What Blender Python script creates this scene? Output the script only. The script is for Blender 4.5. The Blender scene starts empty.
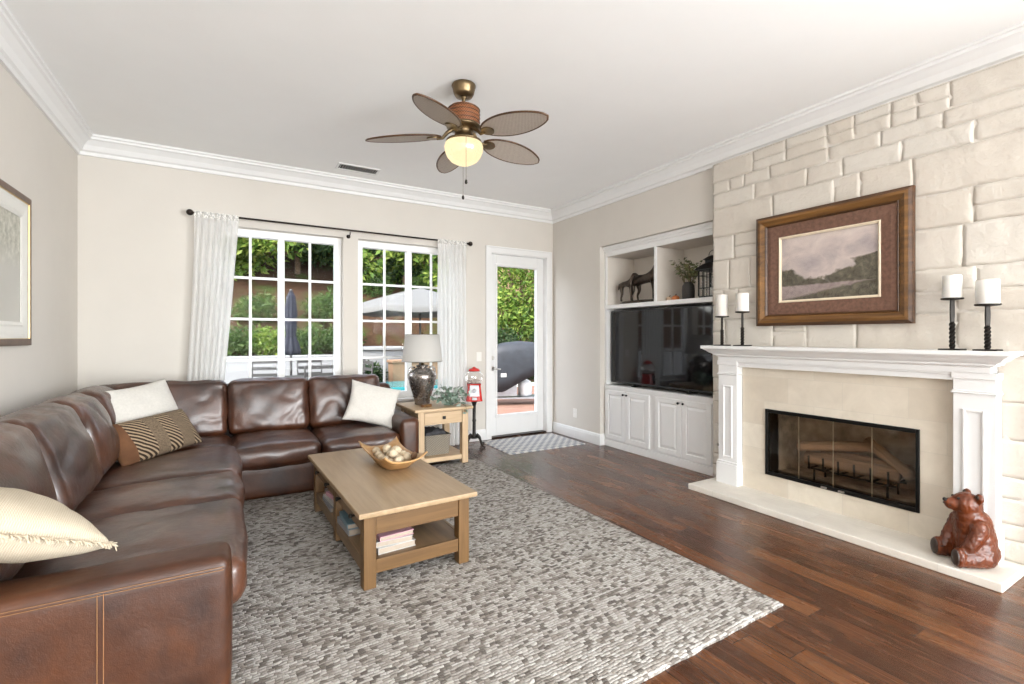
import bpy, bmesh, math, random
from mathutils import Vector, Matrix, noise as mnoise
PI = math.pi
SC = bpy.context.scene
COL = SC.collection

# ------------------------------------------------------------------ camera
cam = bpy.data.cameras.new('camera'); cam_o = bpy.data.objects.new('camera', cam); COL.objects.link(cam_o)
cam.sensor_width = 36.0; cam.lens = 477.4 / 1024 * 36.0; cam.shift_y = -5.9 / 1024
cam.clip_start = 0.05; cam.clip_end = 400
cam_o.location = (0, 0, 1.37); cam_o.rotation_euler = (PI / 2, 0, math.radians(-30.54))
SC.camera = cam_o

# ------------------------------------------------------------------ light and exposure
SC.view_settings.view_transform = 'Standard'; SC.view_settings.look = 'None'
SC.view_settings.gamma = 1.0; SC.view_settings.use_curve_mapping = False
SC.view_settings.exposure = 0.17
SC.cycles.use_denoising = True
SC.cycles.max_bounces = 10; SC.cycles.diffuse_bounces = 6; SC.cycles.transparent_max_bounces = 24
SC.cycles.glossy_bounces = 4
SC.cycles.sample_clamp_indirect = 6.0; SC.cycles.caustics_reflective = False; SC.cycles.caustics_refractive = False
world = bpy.data.worlds.new('sky'); SC.world = world; world.use_nodes = True
wn = world.node_tree
sky = wn.nodes.new('ShaderNodeTexSky'); sky.sky_type = 'NISHITA'; sky.sun_disc = False
sky.sun_elevation = math.radians(48); sky.sun_rotation = math.radians(-110)
bg = wn.nodes['Background']; bg.inputs['Strength'].default_value = 1.1
hs_ = wn.nodes.new('ShaderNodeHueSaturation'); hs_.inputs['Saturation'].default_value = .35
wn.links.new(sky.outputs['Color'], hs_.inputs['Color']); wn.links.new(hs_.outputs['Color'], bg.inputs['Color'])

def lamp(name, kind, loc, direction, energy, color=(1, 1, 1), **kw):
    l = bpy.data.lights.new(name, kind); l.energy = energy; l.color = color
    for k, v in kw.items(): setattr(l, k, v)
    o = bpy.data.objects.new(name, l); COL.objects.link(o); o.location = loc
    o.rotation_euler = Vector(direction).to_track_quat('-Z', 'Y').to_euler()
    return o
lamp('sun', 'SUN', (-20, -6, 25), (0.72, 0.34, -0.85), 3.2, (1, 0.94, 0.84), angle=0.01)
# added fill lamps behind the camera, at invented rear and side openings
lamp('rear_fill', 'AREA', (1.4, -5.35, 1.45), (0, 1, 0.30), 280, (.955, .985, 1), shape='RECTANGLE', size=4.6, size_y=2.7)  # broad fill added from the unseen rear
lamp('ceiling_fill', 'AREA', (1.4, -5.05, .12), (0, .70, .71), 330, (.965, .99, 1), shape='RECTANGLE', size=4.6, size_y=1.0)  # unseen low lamp added to brighten the ceiling from below
lamp('side_fill', 'AREA', (4.25, -2.3, 1.7), (-1, 0.30, 0.25), 470, (.95, .98, 1), shape='RECTANGLE', size=2.6, size_y=1.9)  # added at the unseen right side to brighten the left wall

# ------------------------------------------------------------------ node helpers
class NT:
    def __init__(s, name):
        s.m = bpy.data.materials.new(name); s.m.use_nodes = True
        s.t = s.m.node_tree; s.p = s.t.nodes['Principled BSDF']; s.out = s.t.nodes['Material Output']
    def n(s, typ, ins=None, **props):
        nd = s.t.nodes.new('ShaderNode' + typ)
        for k, v in props.items(): setattr(nd, k, v)
        for k, v in (ins or {}).items(): s.set(nd, k, v)
        return nd
    def set(s, nd, k, v):
        sock = nd.inputs[k]
        if isinstance(v, bpy.types.NodeSocket): s.t.links.new(v, sock)
        else: sock.default_value = v
    def math(s, op, a, b=None, c=None):
        nd = s.n('Math', operation=op); s.set(nd, 0, a)
        if b is not None: s.set(nd, 1, b)
        if c is not None: s.set(nd, 2, c)
        return nd.outputs[0]
    def coord(s, kind='Object'): return s.n('TexCoord').outputs[kind]
    def xyz(s, v):
        nd = s.n('SeparateXYZ', {0: v}); return nd.outputs
    def comb(s, x, y, z): return s.n('CombineXYZ', {0: x, 1: y, 2: z}).outputs[0]
    def vmul(s, v, k): return s.n('VectorMath', {0: v, 1: k}, operation='MULTIPLY').outputs[0]
    def noise(s, v, scale, detail=3, rough=.55, dist=0):
        return s.n('TexNoise', {'Vector': v, 'Scale': scale, 'Detail': detail, 'Roughness': rough, 'Distortion': dist}).outputs[0]
    def ramp(s, f, stops, interp='LINEAR'):
        nd = s.n('ValToRGB', {0: f}); cr = nd.color_ramp; cr.interpolation = interp
        while len(cr.elements) < len(stops): cr.elements.new(.5)
        for e, (p, c) in zip(cr.elements, stops): e.position = p; e.color = (*c, 1) if len(c) == 3 else c
        return nd.outputs[0]
    def mix(s, f, a, b, blend='MIX'):
        nd = s.n('Mix', data_type='RGBA', blend_type=blend)
        s.set(nd, 0, f); s.set(nd, 6, (*a, 1) if isinstance(a, tuple) and len(a) == 3 else a); s.set(nd, 7, (*b, 1) if isinstance(b, tuple) and len(b) == 3 else b)
        return nd.outputs[2]
    def bump(s, h, strength=.3, dist=.01):
        b = s.n('Bump', {'Height': h, 'Strength': strength, 'Distance': dist}); s.t.links.new(b.outputs[0], s.p.inputs['Normal'])
    def base(s, c, rough=.5, metal=0, spec=.5, **kw):
        s.set(s.p, 'Base Color', (*c, 1) if isinstance(c, tuple) and len(c) == 3 else c)
        s.set(s.p, 'Roughness', rough); s.set(s.p, 'Metallic', metal); s.set(s.p, 'Specular IOR Level', spec)
        for k, v in kw.items(): s.set(s.p, k, v)
        return s
M = {}
def simple(name, c, rough=.5, metal=0, var=.08, nscale=12, bump=.0, spec=.5, **kw):
    """plain material with a little procedural mottling"""
    t = NT(name); f = t.noise(t.coord(), nscale, 4)
    d = tuple(x * (1 - var) for x in c); e = tuple(min(1, x * (1 + var)) for x in c)
    t.base(t.ramp(f, [(.3, d), (.7, e)]), rough, metal, spec, **kw)
    if bump: t.bump(t.noise(t.coord(), nscale * 12, 3), bump, .002)
    M[name] = t.m; return t

# paints and plain materials
simple('wall_paint', (.625, .59, .54), .85, var=.015, nscale=3, bump=.08)
simple('ceiling_paint', (.86, .865, .86), .9, var=.01, nscale=3, bump=.12)
simple('white_trim', (.75, .75, .745), .38, var=.01)
simple('white_vinyl', (.86, .87, .87), .35, var=.01)
simple('black_iron', (.022, .018, .015), .5, .4, var=.3, bump=.1)
simple('bronze_rod', (.02, .013, .010), .35, .6)
simple('nickel', (.62, .60, .57), .28, 1.0, var=.03)
simple('black_metal', (.012, .012, .012), .3, .6)
simple('antique_bronze', (.17, .12, .065), .32, .9, var=.25, nscale=9)
simple('white_fabric', (.62, .595, .55), .95, var=.05, nscale=60, bump=.25)
simple('candle_wax', (.74, .72, .68), .5, var=.02, **{'Subsurface Weight': .25, 'Subsurface Radius': (.02, .015, .01)})
simple('paper', (.36, .30, .24), .8, var=.06, nscale=40)
simple('book_grey', (.22, .23, .25), .5)
simple('book_pink', (.55, .30, .36), .5)
simple('book_teal', (.12, .20, .24), .5)
simple('book_white', (.45, .44, .42), .5)
simple('outlet_white', (.80, .78, .74), .4, var=.01)
simple('matte_black', (.020, .018, .016), .9, var=.4)
simple('firebrick', (.48, .40, .33), .9, var=.5, nscale=7, bump=.3)
simple('dark_cloth', (.05, .05, .055), .8, var=.4, nscale=25)
simple('red_enamel', (.55, .025, .02), .2, var=.05)
simple('gum', (.65, .6, .55), .3)
simple('chrome', (.30, .30, .31), .42, 1.0, var=.02)
simple('brass_strip', (.62, .52, .36), .3, .9)
simple('pumpkin_orange', (.62, .20, .06), .5, var=.2)
simple('pumpkin_tan', (.62, .44, .30), .6, var=.2)
simple('statue_bronze', (.055, .04, .03), .38, .7, var=.45, nscale=30, bump=.15)
simple('dark_pot', (.035, .032, .03), .45, .3, var=.3, bump=.2)
simple('concrete', (.30, .295, .28), .9, var=.06, nscale=4, bump=.1)
simple('white_stucco', (.27, .27, .265), .9, var=.05, nscale=6, bump=.3)
simple('tan_stucco', (.30, .185, .11), .9, var=.08, nscale=6, bump=.3)
simple('navy_canvas', (.012, .014, .024), .85, var=.15)
simple('cream_canvas', (.115, .113, .105), .85, var=.04)
simple('patio_metal', (.06, .057, .054), .45, .3)
simple('grill_cover', (.020, .023, .029), .55, var=.3, nscale=6, bump=.1)
simple('grill_steel', (.45, .47, .5), .35, .8)
simple('bark', (.12, .08, .05), .95, var=.4, nscale=20, bump=.5)
simple('pinecone', (.16, .09, .05), .8, var=.4, nscale=50)
simple('sola_cream', (.58, .48, .34), .85, var=.15, nscale=60, bump=.5)
simple('bear_pad', (.035, .02, .014), .4, var=.3, nscale=40)
simple('lamp_cap', (.30, .27, .24), .35, .8)
simple('fringe', (.56, .48, .36), .95, var=.12, nscale=80)
simple('roof_tile', (.35, .18, .12), .9, var=.2)
simple('mat_board', (.70, .69, .65), .9, var=.01)
simple('thread', (.24, .115, .045), .6, var=.1)

def leather(name, dark, warm, coat=.6, bs=.30):
    t = NT(name); c = t.coord()
    f = t.noise(c, 3.2, 5, .6, .4); f2 = t.noise(c, 38, 4)
    col = t.ramp(f, [(.32, dark), (.72, warm)])
    col = t.mix(t.math('MULTIPLY', f2, .35), col, tuple(x * .55 for x in dark))
    t.base(col, t.math('MULTIPLY_ADD', f2, .16, .36), 0, .5, **{'Coat Weight': coat, 'Coat Roughness': .24, 'Coat IOR': 1.55})
    v = t.n('TexVoronoi', {'Vector': c, 'Scale': 260.0}).outputs[0]
    w = t.noise(c, 11, 5, .65, 1.2)
    t.bump(t.math('ADD', t.math('MULTIPLY', v, .18), t.math('MULTIPLY', t.math('ADD', w, t.math('MULTIPLY', t.noise(t.vmul(c, (1, 1.6, 1)), 30, 5, .65, 1.0), .9)), .8)), bs, .012)
    M[name] = t.m
leather('leather', (.022, .0065, .003), (.115, .036, .012))
leather('leather_warm', (.022, .006, .002), (.098, .030, .008), .05, .12)

def wood(name, dark, light, rough=.4, grain_axis=1, scale=1.0, bump=.12):
    t = NT(name); c = t.coord()
    k = [34 * scale] * 3; k[grain_axis] = 2.2 * scale
    g = t.noise(t.vmul(c, tuple(k)), 1.0, 5, .6, .6)
    g2 = t.noise(t.vmul(c, tuple(x * .35 for x in k)), 1.0, 3, .5, .8)
    f = t.math('ADD', t.math('MULTIPLY', g, .55), t.math('MULTIPLY', g2, .45))
    t.base(t.ramp(f, [(.30, dark), (.68, light)]), rough, 0, .4); t.bump(g, bump, .003)
    M[name] = t.m
wood('oak_top', (.26, .175, .095), (.40, .285, .17), .36, 1)
wood('oak', (.085, .042, .013), (.165, .088, .031), .45, 2)
wood('oak_x', (.085, .042, .013), (.165, .088, .031), .45, 0)
wood('oak_y', (.12, .075, .040), (.22, .14, .075), .45, 1)
wood('pale_oak', (.44, .30, .175), (.62, .46, .29), .42, 2)
wood('pale_oak_x', (.44, .30, .175), (.62, .46, .29), .42, 0)
wood('bowl_wood', (.33, .165, .055), (.56, .34, .145), .42, 0, .8)
wood('frame_wood', (.045, .019, .007), (.26, .125, .035), .35, 1, .9)
wood('frame_dark', (.03, .014, .007), (.12, .055, .022), .4, 1, .9)
wood('walnut_frame', (.05, .022, .011), (.12, .055, .028), .35, 2)
wood('bear_wood', (.028, .007, .003), (.19, .045, .013), .28, 2, 1.0, .35)
wood('log_bark', (.22, .14, .095), (.58, .38, .25), .9, 1, .8, .5)

def plank_floor():
    t = NT('plank_floor'); c = t.coord(); x, y, z = t.xyz(c)
    u = t.math('DIVIDE', x, .128); row = t.math('FLOOR', u)
    r = t.n('TexWhiteNoise', {'W': row}, noise_dimensions='1D').outputs[0]
    v = t.math('ADD', t.math('DIVIDE', y, 1.35), t.math('MULTIPLY', r, 7.3)); seg = t.math('FLOOR', v)
    idn = t.n('TexWhiteNoise', {'Vector': t.comb(row, seg, 0)}, noise_dimensions='2D').outputs[0]
    shift = t.comb(t.math('MULTIPLY', idn, 37.0), t.math('MULTIPLY', idn, 91.0), 0)
    cc = t.n('VectorMath', {0: c, 1: shift}, operation='ADD').outputs[0]
    g = t.noise(t.vmul(cc, (95, 2.6, 1)), 1.0, 6, .68, .5)
    g2 = t.noise(t.vmul(cc, (9, 1.6, 1)), 1.0, 3, .55, .9)
    f = t.math('ADD', t.math('MULTIPLY', g, .62), t.math('MULTIPLY', g2, .38))
    a = t.ramp(f, [(.28, (.012, .004, .0015)), (.50, (.056, .018, .006)), (.72, (.155, .055, .018))])
    b = t.ramp(f, [(.28, (.060, .020, .006)), (.52, (.135, .050, .017)), (.76, (.25, .105, .038))])
    col = t.mix(t.ramp(idn, [(.45, (0, 0, 0)), (.95, (1, 1, 1))]), a, b)
    fu = t.math('ABSOLUTE', t.math('SUBTRACT', t.math('FRACT', u), .5)); fv = t.math('ABSOLUTE', t.math('SUBTRACT', t.math('FRACT', v), .5))
    gap = t.math('MAXIMUM', t.math('GREATER_THAN', fu, .483), t.math('GREATER_THAN', fv, .4985))
    col = t.mix(gap, col, (.012, .006, .004))
    rip = t.noise(t.vmul(cc, (120, 1.6, 1)), 1.0, 3, .6, .4)
    wavy = t.noise(t.vmul(cc, (7, 13, 1)), 1.0, 2, .5, .4)
    h = t.math('ADD', t.math('ADD', t.math('MULTIPLY', rip, .8), t.math('MULTIPLY', wavy, 1.0)), t.math('MULTIPLY', gap, -.9))
    t.base(col, t.math('MULTIPLY_ADD', g2, .18, .17), 0, .5, **{'Coat Weight': .12, 'Coat Roughness': .18}); t.bump(h, .45, .006)
    M['plank_floor'] = t.m
plank_floor()

def rug_mat():
    t = NT('woven_rug'); c = t.coord(); x, y, z = t.xyz(c)
    wob = t.math('MULTIPLY', t.math('SUBTRACT', t.noise(t.vmul(c, (22, 22, 1)), 1.0, 3), .5), .024)
    y2 = t.math('ADD', y, wob); v = t.math('DIVIDE', y2, .0165); row = t.math('FLOOR', v)
    r = t.n('TexWhiteNoise', {'W': row}, noise_dimensions='1D').outputs[0]
    u = t.math('ADD', t.math('DIVIDE', t.math('ADD', x, t.math('MULTIPLY', wob, 1.5)), .027), r); cell = t.math('FLOOR', u)
    idn = t.n('TexWhiteNoise', {'Vector': t.comb(row, cell, 0)}, noise_dimensions='2D').outputs[0]
    id2 = t.n('TexWhiteNoise', {'Vector': t.comb(cell, row, 3)}, noise_dimensions='3D').outputs[0]
    big = t.noise(t.vmul(c, (1.3, 2.6, 1)), 1.0, 3)
    k = t.math('ADD', idn, t.math('MULTIPLY', t.math('SUBTRACT', big, .5), .30))
    col = t.ramp(k, [(.0, (.085, .072, .064)), (.13, (.15, .13, .115)), (.28, (.29, .262, .232)), (.55, (.40, .375, .345)), (.9, (.52, .50, .47))])
    hu = t.math('SINE', t.math('MULTIPLY', t.math('FRACT', u), PI)); hv = t.math('SINE', t.math('MULTIPLY', t.math('FRACT', v), PI))
    gap_shade = t.math('MULTIPLY', t.ramp(hv, [(.15, (1, 1, 1)), (.62, (0, 0, 0))]), t.math('MULTIPLY_ADD', id2, .85, .10))
    col = t.mix(gap_shade, col, (.045, .038, .033))  # shadow between yarn rows painted into the colour
    fib = t.noise(t.vmul(c, (160, 420, 1)), 1.0, 3)
    col = t.mix(t.math('MULTIPLY', fib, .30), col, (.36, .33, .29))
    h = t.math('ADD', t.math('MULTIPLY', t.math('SQRT', t.math('MULTIPLY', hu, hv)), 1.0), t.math('MULTIPLY', fib, .4))
    t.base(col, .95, 0, .15); t.bump(h, .75, .008); M['woven_rug'] = t.m
rug_mat()

def mat_rug():
    t = NT('trellis_mat'); c = t.coord(); x, y, z = t.xyz(c)
    a = t.math('PINGPONG', t.math('ADD', x, t.math('MULTIPLY', y, .9)), .055); b = t.math('PINGPONG', t.math('SUBTRACT', x, t.math('MULTIPLY', y, .9)), .055)
    f = t.math('GREATER_THAN', t.math('ADD', a, t.math('MULTIPLY', b, .9)), .055)
    n = t.noise(c, 120, 3)
    col = t.mix(f, (.68, .67, .64), (.27, .29, .33)); col = t.mix(t.math('MULTIPLY', n, .3), col, (.5, .5, .5))
    t.base(col, .95, 0, .1); t.bump(n, .4, .004); M['trellis_mat'] = t.m
mat_rug()

def stone_mat():
    t = NT('ledge_stone'); c = t.coord()
    isl = t.n('NewGeometry').outputs['Random Per Island']
    col = t.ramp(isl, [(.0, (.575, .525, .465)), (.3, (.61, .565, .505)), (.6, (.625, .59, .54)), (.85, (.585, .53, .465)), (1, (.62, .58, .53))])
    n = t.noise(c, 7, 6, .65, .5); n2 = t.noise(c, 45, 5, .7)
    col = t.mix(t.math('MULTIPLY', n, .5), col, (.62, .58, .51)); col = t.mix(t.ramp(n2, [(.55, (0, 0, 0)), (.85, (.45, .45, .45))]), col, (.50, .43, .33))
    t.base(col, .9, 0, .2); t.bump(t.math('ADD', t.math('MULTIPLY', n, 1.0), t.math('MULTIPLY', n2, .4)), .5, .018)
    M['ledge_stone'] = t.m
    simple('mortar', (.61, .57, .515), .95, var=.05, nscale=30, bump=.4)
stone_mat()

def tile_mat(name, w, h, c1, c2, rough, axis=('y', 'z'), off=.5):
    t = NT(name); c = t.coord(); p = t.xyz(c)
    d = {'x': 0, 'y': 1, 'z': 2}
    v = t.comb(p[d[axis[0]]], p[d[axis[1]]], 0)
    b = t.n('TexBrick', {'Vector': v, 'Color1': (*c1, 1), 'Color2': (*c2, 1), 'Mortar': (*[x * .86 for x in c1], 1), 'Scale': 1.0, 'Mortar Size': .0022, 'Brick Width': w, 'Row Height': h}, offset=off)
    n = t.noise(c, 5, 6, .65, .6)
    col = t.mix(t.ramp(n, [(.35, (0, 0, 0)), (.75, (.55, .55, .55))]), b.outputs[0], tuple(x * .80 for x in c2))
    t.base(col, rough, 0, .4); t.bump(t.math('MULTIPLY', b.outputs[1], -1), .25, .002); M[name] = t.m
tile_mat('travertine_tile', .40, .205, (.72, .66, .56), (.62, .55, .45), .45)
tile_mat('hearth_stone', .75, .9, (.76, .72, .65), (.70, .65, .57), .55, ('y', 'x'))
tile_mat('brick_paver', .22, .11, (.30, .17, .12), (.24, .13, .09), .85, ('x', 'y'))

def glass_mat(name, fac, tint=(1, 1, 1), rough=.0):
    t = NT(name); tr = t.n('BsdfTransparent', {'Color': (*tint, 1)}); gl = t.n('BsdfGlossy', {'Color': (1, 1, 1, 1), 'Roughness': rough})
    lw = t.n('LayerWeight', {'Blend': .25}).outputs['Fresnel']
    f = t.math('MULTIPLY_ADD', lw, .5 if fac > .02 else .06, fac)
    mx = t.n('MixShader', {0: f, 1: tr.outputs[0], 2: gl.outputs[0]}); t.t.links.new(mx.outputs[0], t.out.inputs[0]); M[name] = t.m
glass_mat('window_glass', .0); glass_mat('globe_glass', .06); glass_mat('fire_glass', .022, (.86, .83, .78), .03)
glass_mat('picture_glass', .01)

def sheer():
    t = NT('sheer_linen'); c = t.coord()
    n = t.noise(t.vmul(c, (300, 300, 60)), 1.0, 2)
    d = t.n('BsdfDiffuse', {'Color': (.86, .855, .84, 1)}); tl = t.n('BsdfTranslucent', {'Color': (.94, .94, .93, 1)}); tr = t.n('BsdfTransparent')
    a = t.n('MixShader', {0: .5, 1: d.outputs[0], 2: tl.outputs[0]})
    b = t.n('MixShader', {0: t.math('MULTIPLY', n, .22), 1: a.outputs[0], 2: tr.outputs[0]})
    t.t.links.new(b.outputs[0], t.out.inputs[0]); M['sheer_linen'] = t.m
    t = NT('lace_header'); c = t.coord(); v = t.n('TexVoronoi', {'Vector': c, 'Scale': 60.0}).outputs[0]
    d = t.n('BsdfDiffuse', {'Color': (.80, .79, .76, 1)}); tr = t.n('BsdfTransparent')
    b = t.n('MixShader', {0: t.ramp(v, [(.35, (0, 0, 0)), (.6, (.45, .45, .45))]), 1: d.outputs[0], 2: tr.outputs[0]})
    t.t.links.new(b.outputs[0], t.out.inputs[0]); M['lace_header'] = t.m
    t = NT('shade_linen'); c = t.coord(); n = t.noise(t.vmul(c, (220, 220, 500)), 1.0, 3)
    d = t.n('BsdfDiffuse', {'Color': t.ramp(n, [(.3, (.66, .64, .61)), (.7, (.80, .78, .75))])}); tl = t.n('BsdfTranslucent', {'Color': (.6, .58, .54, 1)})
    a = t.n('MixShader', {0: .35, 1: d.outputs[0], 2: tl.outputs[0]}); t.t.links.new(a.outputs[0], t.out.inputs[0]); M['shade_linen'] = t.m
sheer()

def foliage_mat(name, stops, rough=.55, trans=.35):
    t = NT(name); r = t.n('NewGeometry').outputs['Random Per Island']
    col = t.ramp(r, stops)
    t.base(col, rough, 0, .3); tl = t.n('BsdfTranslucent', {'Color': col})
    mx = t.n('MixShader', {0: trans, 1: t.p.outputs[0], 2: tl.outputs[0]}); t.t.links.new(mx.outputs[0], t.out.inputs[0]); M[name] = t.m
foliage_mat('leaf_bright', [(0, (.05, .11, .016)), (.5, (.14, .23, .035)), (1, (.32, .38, .08))])
foliage_mat('leaf_mid', [(0, (.025, .06, .014)), (.5, (.06, .115, .026)), (1, (.14, .20, .05))])
foliage_mat('leaf_dark', [(0, (.012, .032, .010)), (.6, (.032, .065, .02)), (1, (.08, .12, .036))])
foliage_mat('leaf_grey', [(0, (.14, .22, .16)), (.5, (.28, .37, .30)), (1, (.50, .58, .52))], .6, .15)
foliage_mat('leaf_olive', [(0, (.05, .07, .03)), (.5, (.12, .14, .06)), (1, (.26, .26, .12))], .6, .15)

def hill_mat():
    t = NT('mulch'); c = t.coord(); n = t.noise(c, 1.1, 5); n2 = t.noise(c, 14, 5, .7)
    col = t.ramp(n2, [(.3, (.026, .014, .008)), (.7, (.085, .045, .025))]); col = t.mix(t.ramp(n, [(.52, (0, 0, 0)), (.66, (1, 1, 1))]), col, (.045, .06, .016))
    t.base(col, .95, 0, .1); t.bump(n2, .8, .05); M['mulch'] = t.m
    t = NT('pool_water'); t.base((.05, .35, .38), .08, 0, .5); t.bump(t.noise(t.coord(), 6, 3), .2, .02); M['pool_water'] = t.m
hill_mat()

def woven(name, a, b, sx, sz, rough=.7, axes=(0, 2)):
    t = NT(name); c = t.coord(); p = t.xyz(c)
    u = t.math('MULTIPLY', p[axes[0]], sx); v = t.math('MULTIPLY', p[axes[1]], sz)
    s1 = t.math('SINE', u); s2 = t.math('SINE', v); f = t.math('MULTIPLY_ADD', t.math('MULTIPLY', s1, s2), .5, .5)
    n = t.noise(c, 60, 3); f2 = t.math('ADD', t.math('MULTIPLY', f, .7), t.math('MULTIPLY', n, .3))
    t.base(t.ramp(f2, [(.25, a), (.75, b)]), rough, 0, .3); t.bump(f, .5, .004); M[name] = t.m
woven('wicker_basket', (.10, .085, .065), (.33, .29, .23), 240, 330)
woven('wicker_housing', (.11, .035, .014), (.30, .12, .05), 420, 330, .5)
woven('cane_blade', (.32, .275, .235), (.52, .46, .40), 520, 420, .5, (0, 1))
woven('rib_knit', (.42, .355, .265), (.54, .475, .37), 900, 420, .95, (0, 1))

def urn_mat():
    t = NT('mercury_urn'); c = t.coord(); n = t.noise(c, 6, 5, .65, .8); n2 = t.noise(c, 40, 4)
    t.base(t.ramp(n, [(.3, (.10, .075, .06)), (.52, (.30, .27, .25)), (.75, (.55, .54, .53))]), t.math('MULTIPLY_ADD', n2, .2, .16), .85)
    M['mercury_urn'] = t.m
urn_mat()

def lumbar_mat():
    t = NT('lumbar_stripe'); c = t.coord(); x, y, z = t.xyz(c)
    n = t.noise(c, 160, 3); br = t.ramp(t.noise(c, 9, 4), [(.3, (.10, .045, .022)), (.7, (.16, .075, .036))])
    wv = t.ramp(n, [(.35, (.095, .065, .043)), (.65, (.24, .18, .12))])
    ph = t.math('ADD', t.math('MULTIPLY', y, 190), t.math('MULTIPLY', x, 150))
    dg = t.mix(t.math('GREATER_THAN', t.math('SINE', ph), .1), (.035, .022, .014), (.36, .27, .175))
    bands = t.ramp(t.math('MULTIPLY_ADD', x, 1 / .74, .5), [(0, (0, 0, 0)), (.16, (1, 0, 0)), (.37, (0, 1, 0)), (.52, (1, 0, 0)), (.68, (0, 1, 0)), (.86, (1, 0, 0))], 'CONSTANT')
    sp = t.n('SeparateColor', {0: bands}).outputs
    col = t.mix(sp[0], br, dg); col = t.mix(sp[1], col, wv)
    t.base(col, .85, 0, .2); t.bump(t.math('ADD', n, t.math('MULTIPLY', t.math('SINE', ph), sp[0])), .4, .004); M['lumbar_stripe'] = t.m
lumbar_mat()

def painting(name, horiz, size):
    """a plain invented landscape of soft patches: pale mauve sky, brown-green land below"""
    t = NT(name); c = t.coord(); p = t.xyz(c)
    u = t.math('DIVIDE', p[1], size[0]); v = t.math('DIVIDE', p[2], size[1])
    n = t.noise(t.comb(t.math('MULTIPLY', u, 3), t.math('MULTIPLY', v, 3), 3.7), 1.3, 6, .6, .3); n2 = t.noise(c, 22, 5, .65, .4)
    if horiz:
        sk = t.ramp(n, [(.3, (.36, .31, .31)), (.55, (.54, .46, .43)), (.75, (.66, .575, .52))])
        ld = t.ramp(n2, [(.3, (.05, .045, .032)), (.55, (.12, .105, .075)), (.75, (.22, .19, .14))])
        wt = t.ramp(n2, [(.3, (.22, .17, .17)), (.7, (.38, .31, .29))])
        hill = t.math('ADD', t.math('MULTIPLY', t.math('ABSOLUTE', t.math('ADD', u, -.06)), .75), t.math('MULTIPLY', t.math('SUBTRACT', n, .5), .55))
        f = t.ramp(t.math('SUBTRACT', t.math('ADD', hill, -.22), v), [(.0, (0, 0, 0)), (.05, (1, 1, 1))])
        col = t.mix(f, sk, ld)
        g = t.ramp(t.math('ADD', t.math('SUBTRACT', t.math('MULTIPLY', v, -1), .24), t.math('MULTIPLY', t.math('SUBTRACT', n2, .5), .05)), [(.0, (0, 0, 0)), (.02, (1, 1, 1))]); col = t.mix(g, col, wt)
        g = t.ramp(t.math('ADD', t.math('SUBTRACT', t.math('MULTIPLY', v, -1), t.math('MULTIPLY_ADD', u, .25, .33)), t.math('MULTIPLY', t.math('SUBTRACT', n2, .5), .12)), [(.0, (0, 0, 0)), (.03, (1, 1, 1))]); col = t.mix(g, col, ld)
    else:
        col = t.mix(t.ramp(t.math('MULTIPLY_ADD', n2, .3, v), [(.1, (0, 0, 0)), (.4, (1, 1, 1))]), (.50, .49, .45), t.ramp(n2, [(.35, (.30, .30, .24)), (.65, (.58, .57, .50))]))
    t.base(col, .5, 0, .3); M[name] = t.m
painting('landscape_print', True, (.76, .55)); painting('woodland_print', False, (.6, .6))

def emit(name, c, s):
    t = NT(name); e = t.n('Emission', {'Color': (*c, 1), 'Strength': s}); d = t.n('BsdfGlossy', {'Color': (1, 1, 1, 1), 'Roughness': .15})
    mx = t.n('MixShader', {0: .06, 1: e.outputs[0], 2: d.outputs[0]}); t.t.links.new(mx.outputs[0], t.out.inputs[0]); M[name] = t.m
emit('lit_globe', (1.0, .82, .48), 1.12)
t = NT('tv_screen'); t.base((.003, .003, .004), .05, 0, .5); M['tv_screen'] = t.m
t = NT('tv_bezel'); t.base((.012, .012, .012), .3); M['tv_bezel'] = t.m

simple('rust_mat', (.15, .078, .052), .9, var=.25, nscale=40)
simple('cream_fillet', (.72, .62, .47), .6)
simple('gold_fillet', (.55, .40, .20), .4, .5)
simple('niche_paint', (.68, .63, .57), .85, var=.02)
# ------------------------------------------------------------------ mesh helpers
def B(): return bmesh.new()
def box(bm, x0, x1, y0, y1, z0, z1):
    vs = [bm.verts.new(p) for p in ((x0, y0, z0), (x1, y0, z0), (x1, y1, z0), (x0, y1, z0), (x0, y0, z1), (x1, y0, z1), (x1, y1, z1), (x0, y1, z1))]
    for f in ((0, 3, 2, 1), (4, 5, 6, 7), (0, 1, 5, 4), (1, 2, 6, 5), (2, 3, 7, 6), (3, 0, 4, 7)): bm.faces.new([vs[i] for i in f])
    return vs
def loft(bm, rings, cap=True, closed=True):
    R = [[bm.verts.new(p) for p in r] for r in rings]
    n = len(R[0])
    for a, b in zip(R, R[1:]):
        for i in range(n if closed else n - 1):
            j = (i + 1) % n
            bm.faces.new((a[i], a[j], b[j], b[i]))
    if cap and closed: bm.faces.new(R[0][::-1]); bm.faces.new(R[-1])
    return R
def circ(c, r, n=16, ry=None, z=None):
    return [(c[0] + r * math.cos(2 * PI * i / n), c[1] + (ry or r) * math.sin(2 * PI * i / n), c[2] if z is None else z) for i in range(n)]
def lathe(bm, prof, c=(0, 0, 0), n=24, cap=True):
    return loft(bm, [circ((c[0], c[1], c[2] + z), max(r, .0004), n) for r, z in prof], cap)
def frame_of(d):
    d = d.normalized(); a = Vector((0, 0, 1)) if abs(d.z) < .9 else Vector((1, 0, 0))
    u = d.cross(a).normalized(); return u, u.cross(d).normalized()
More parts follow.
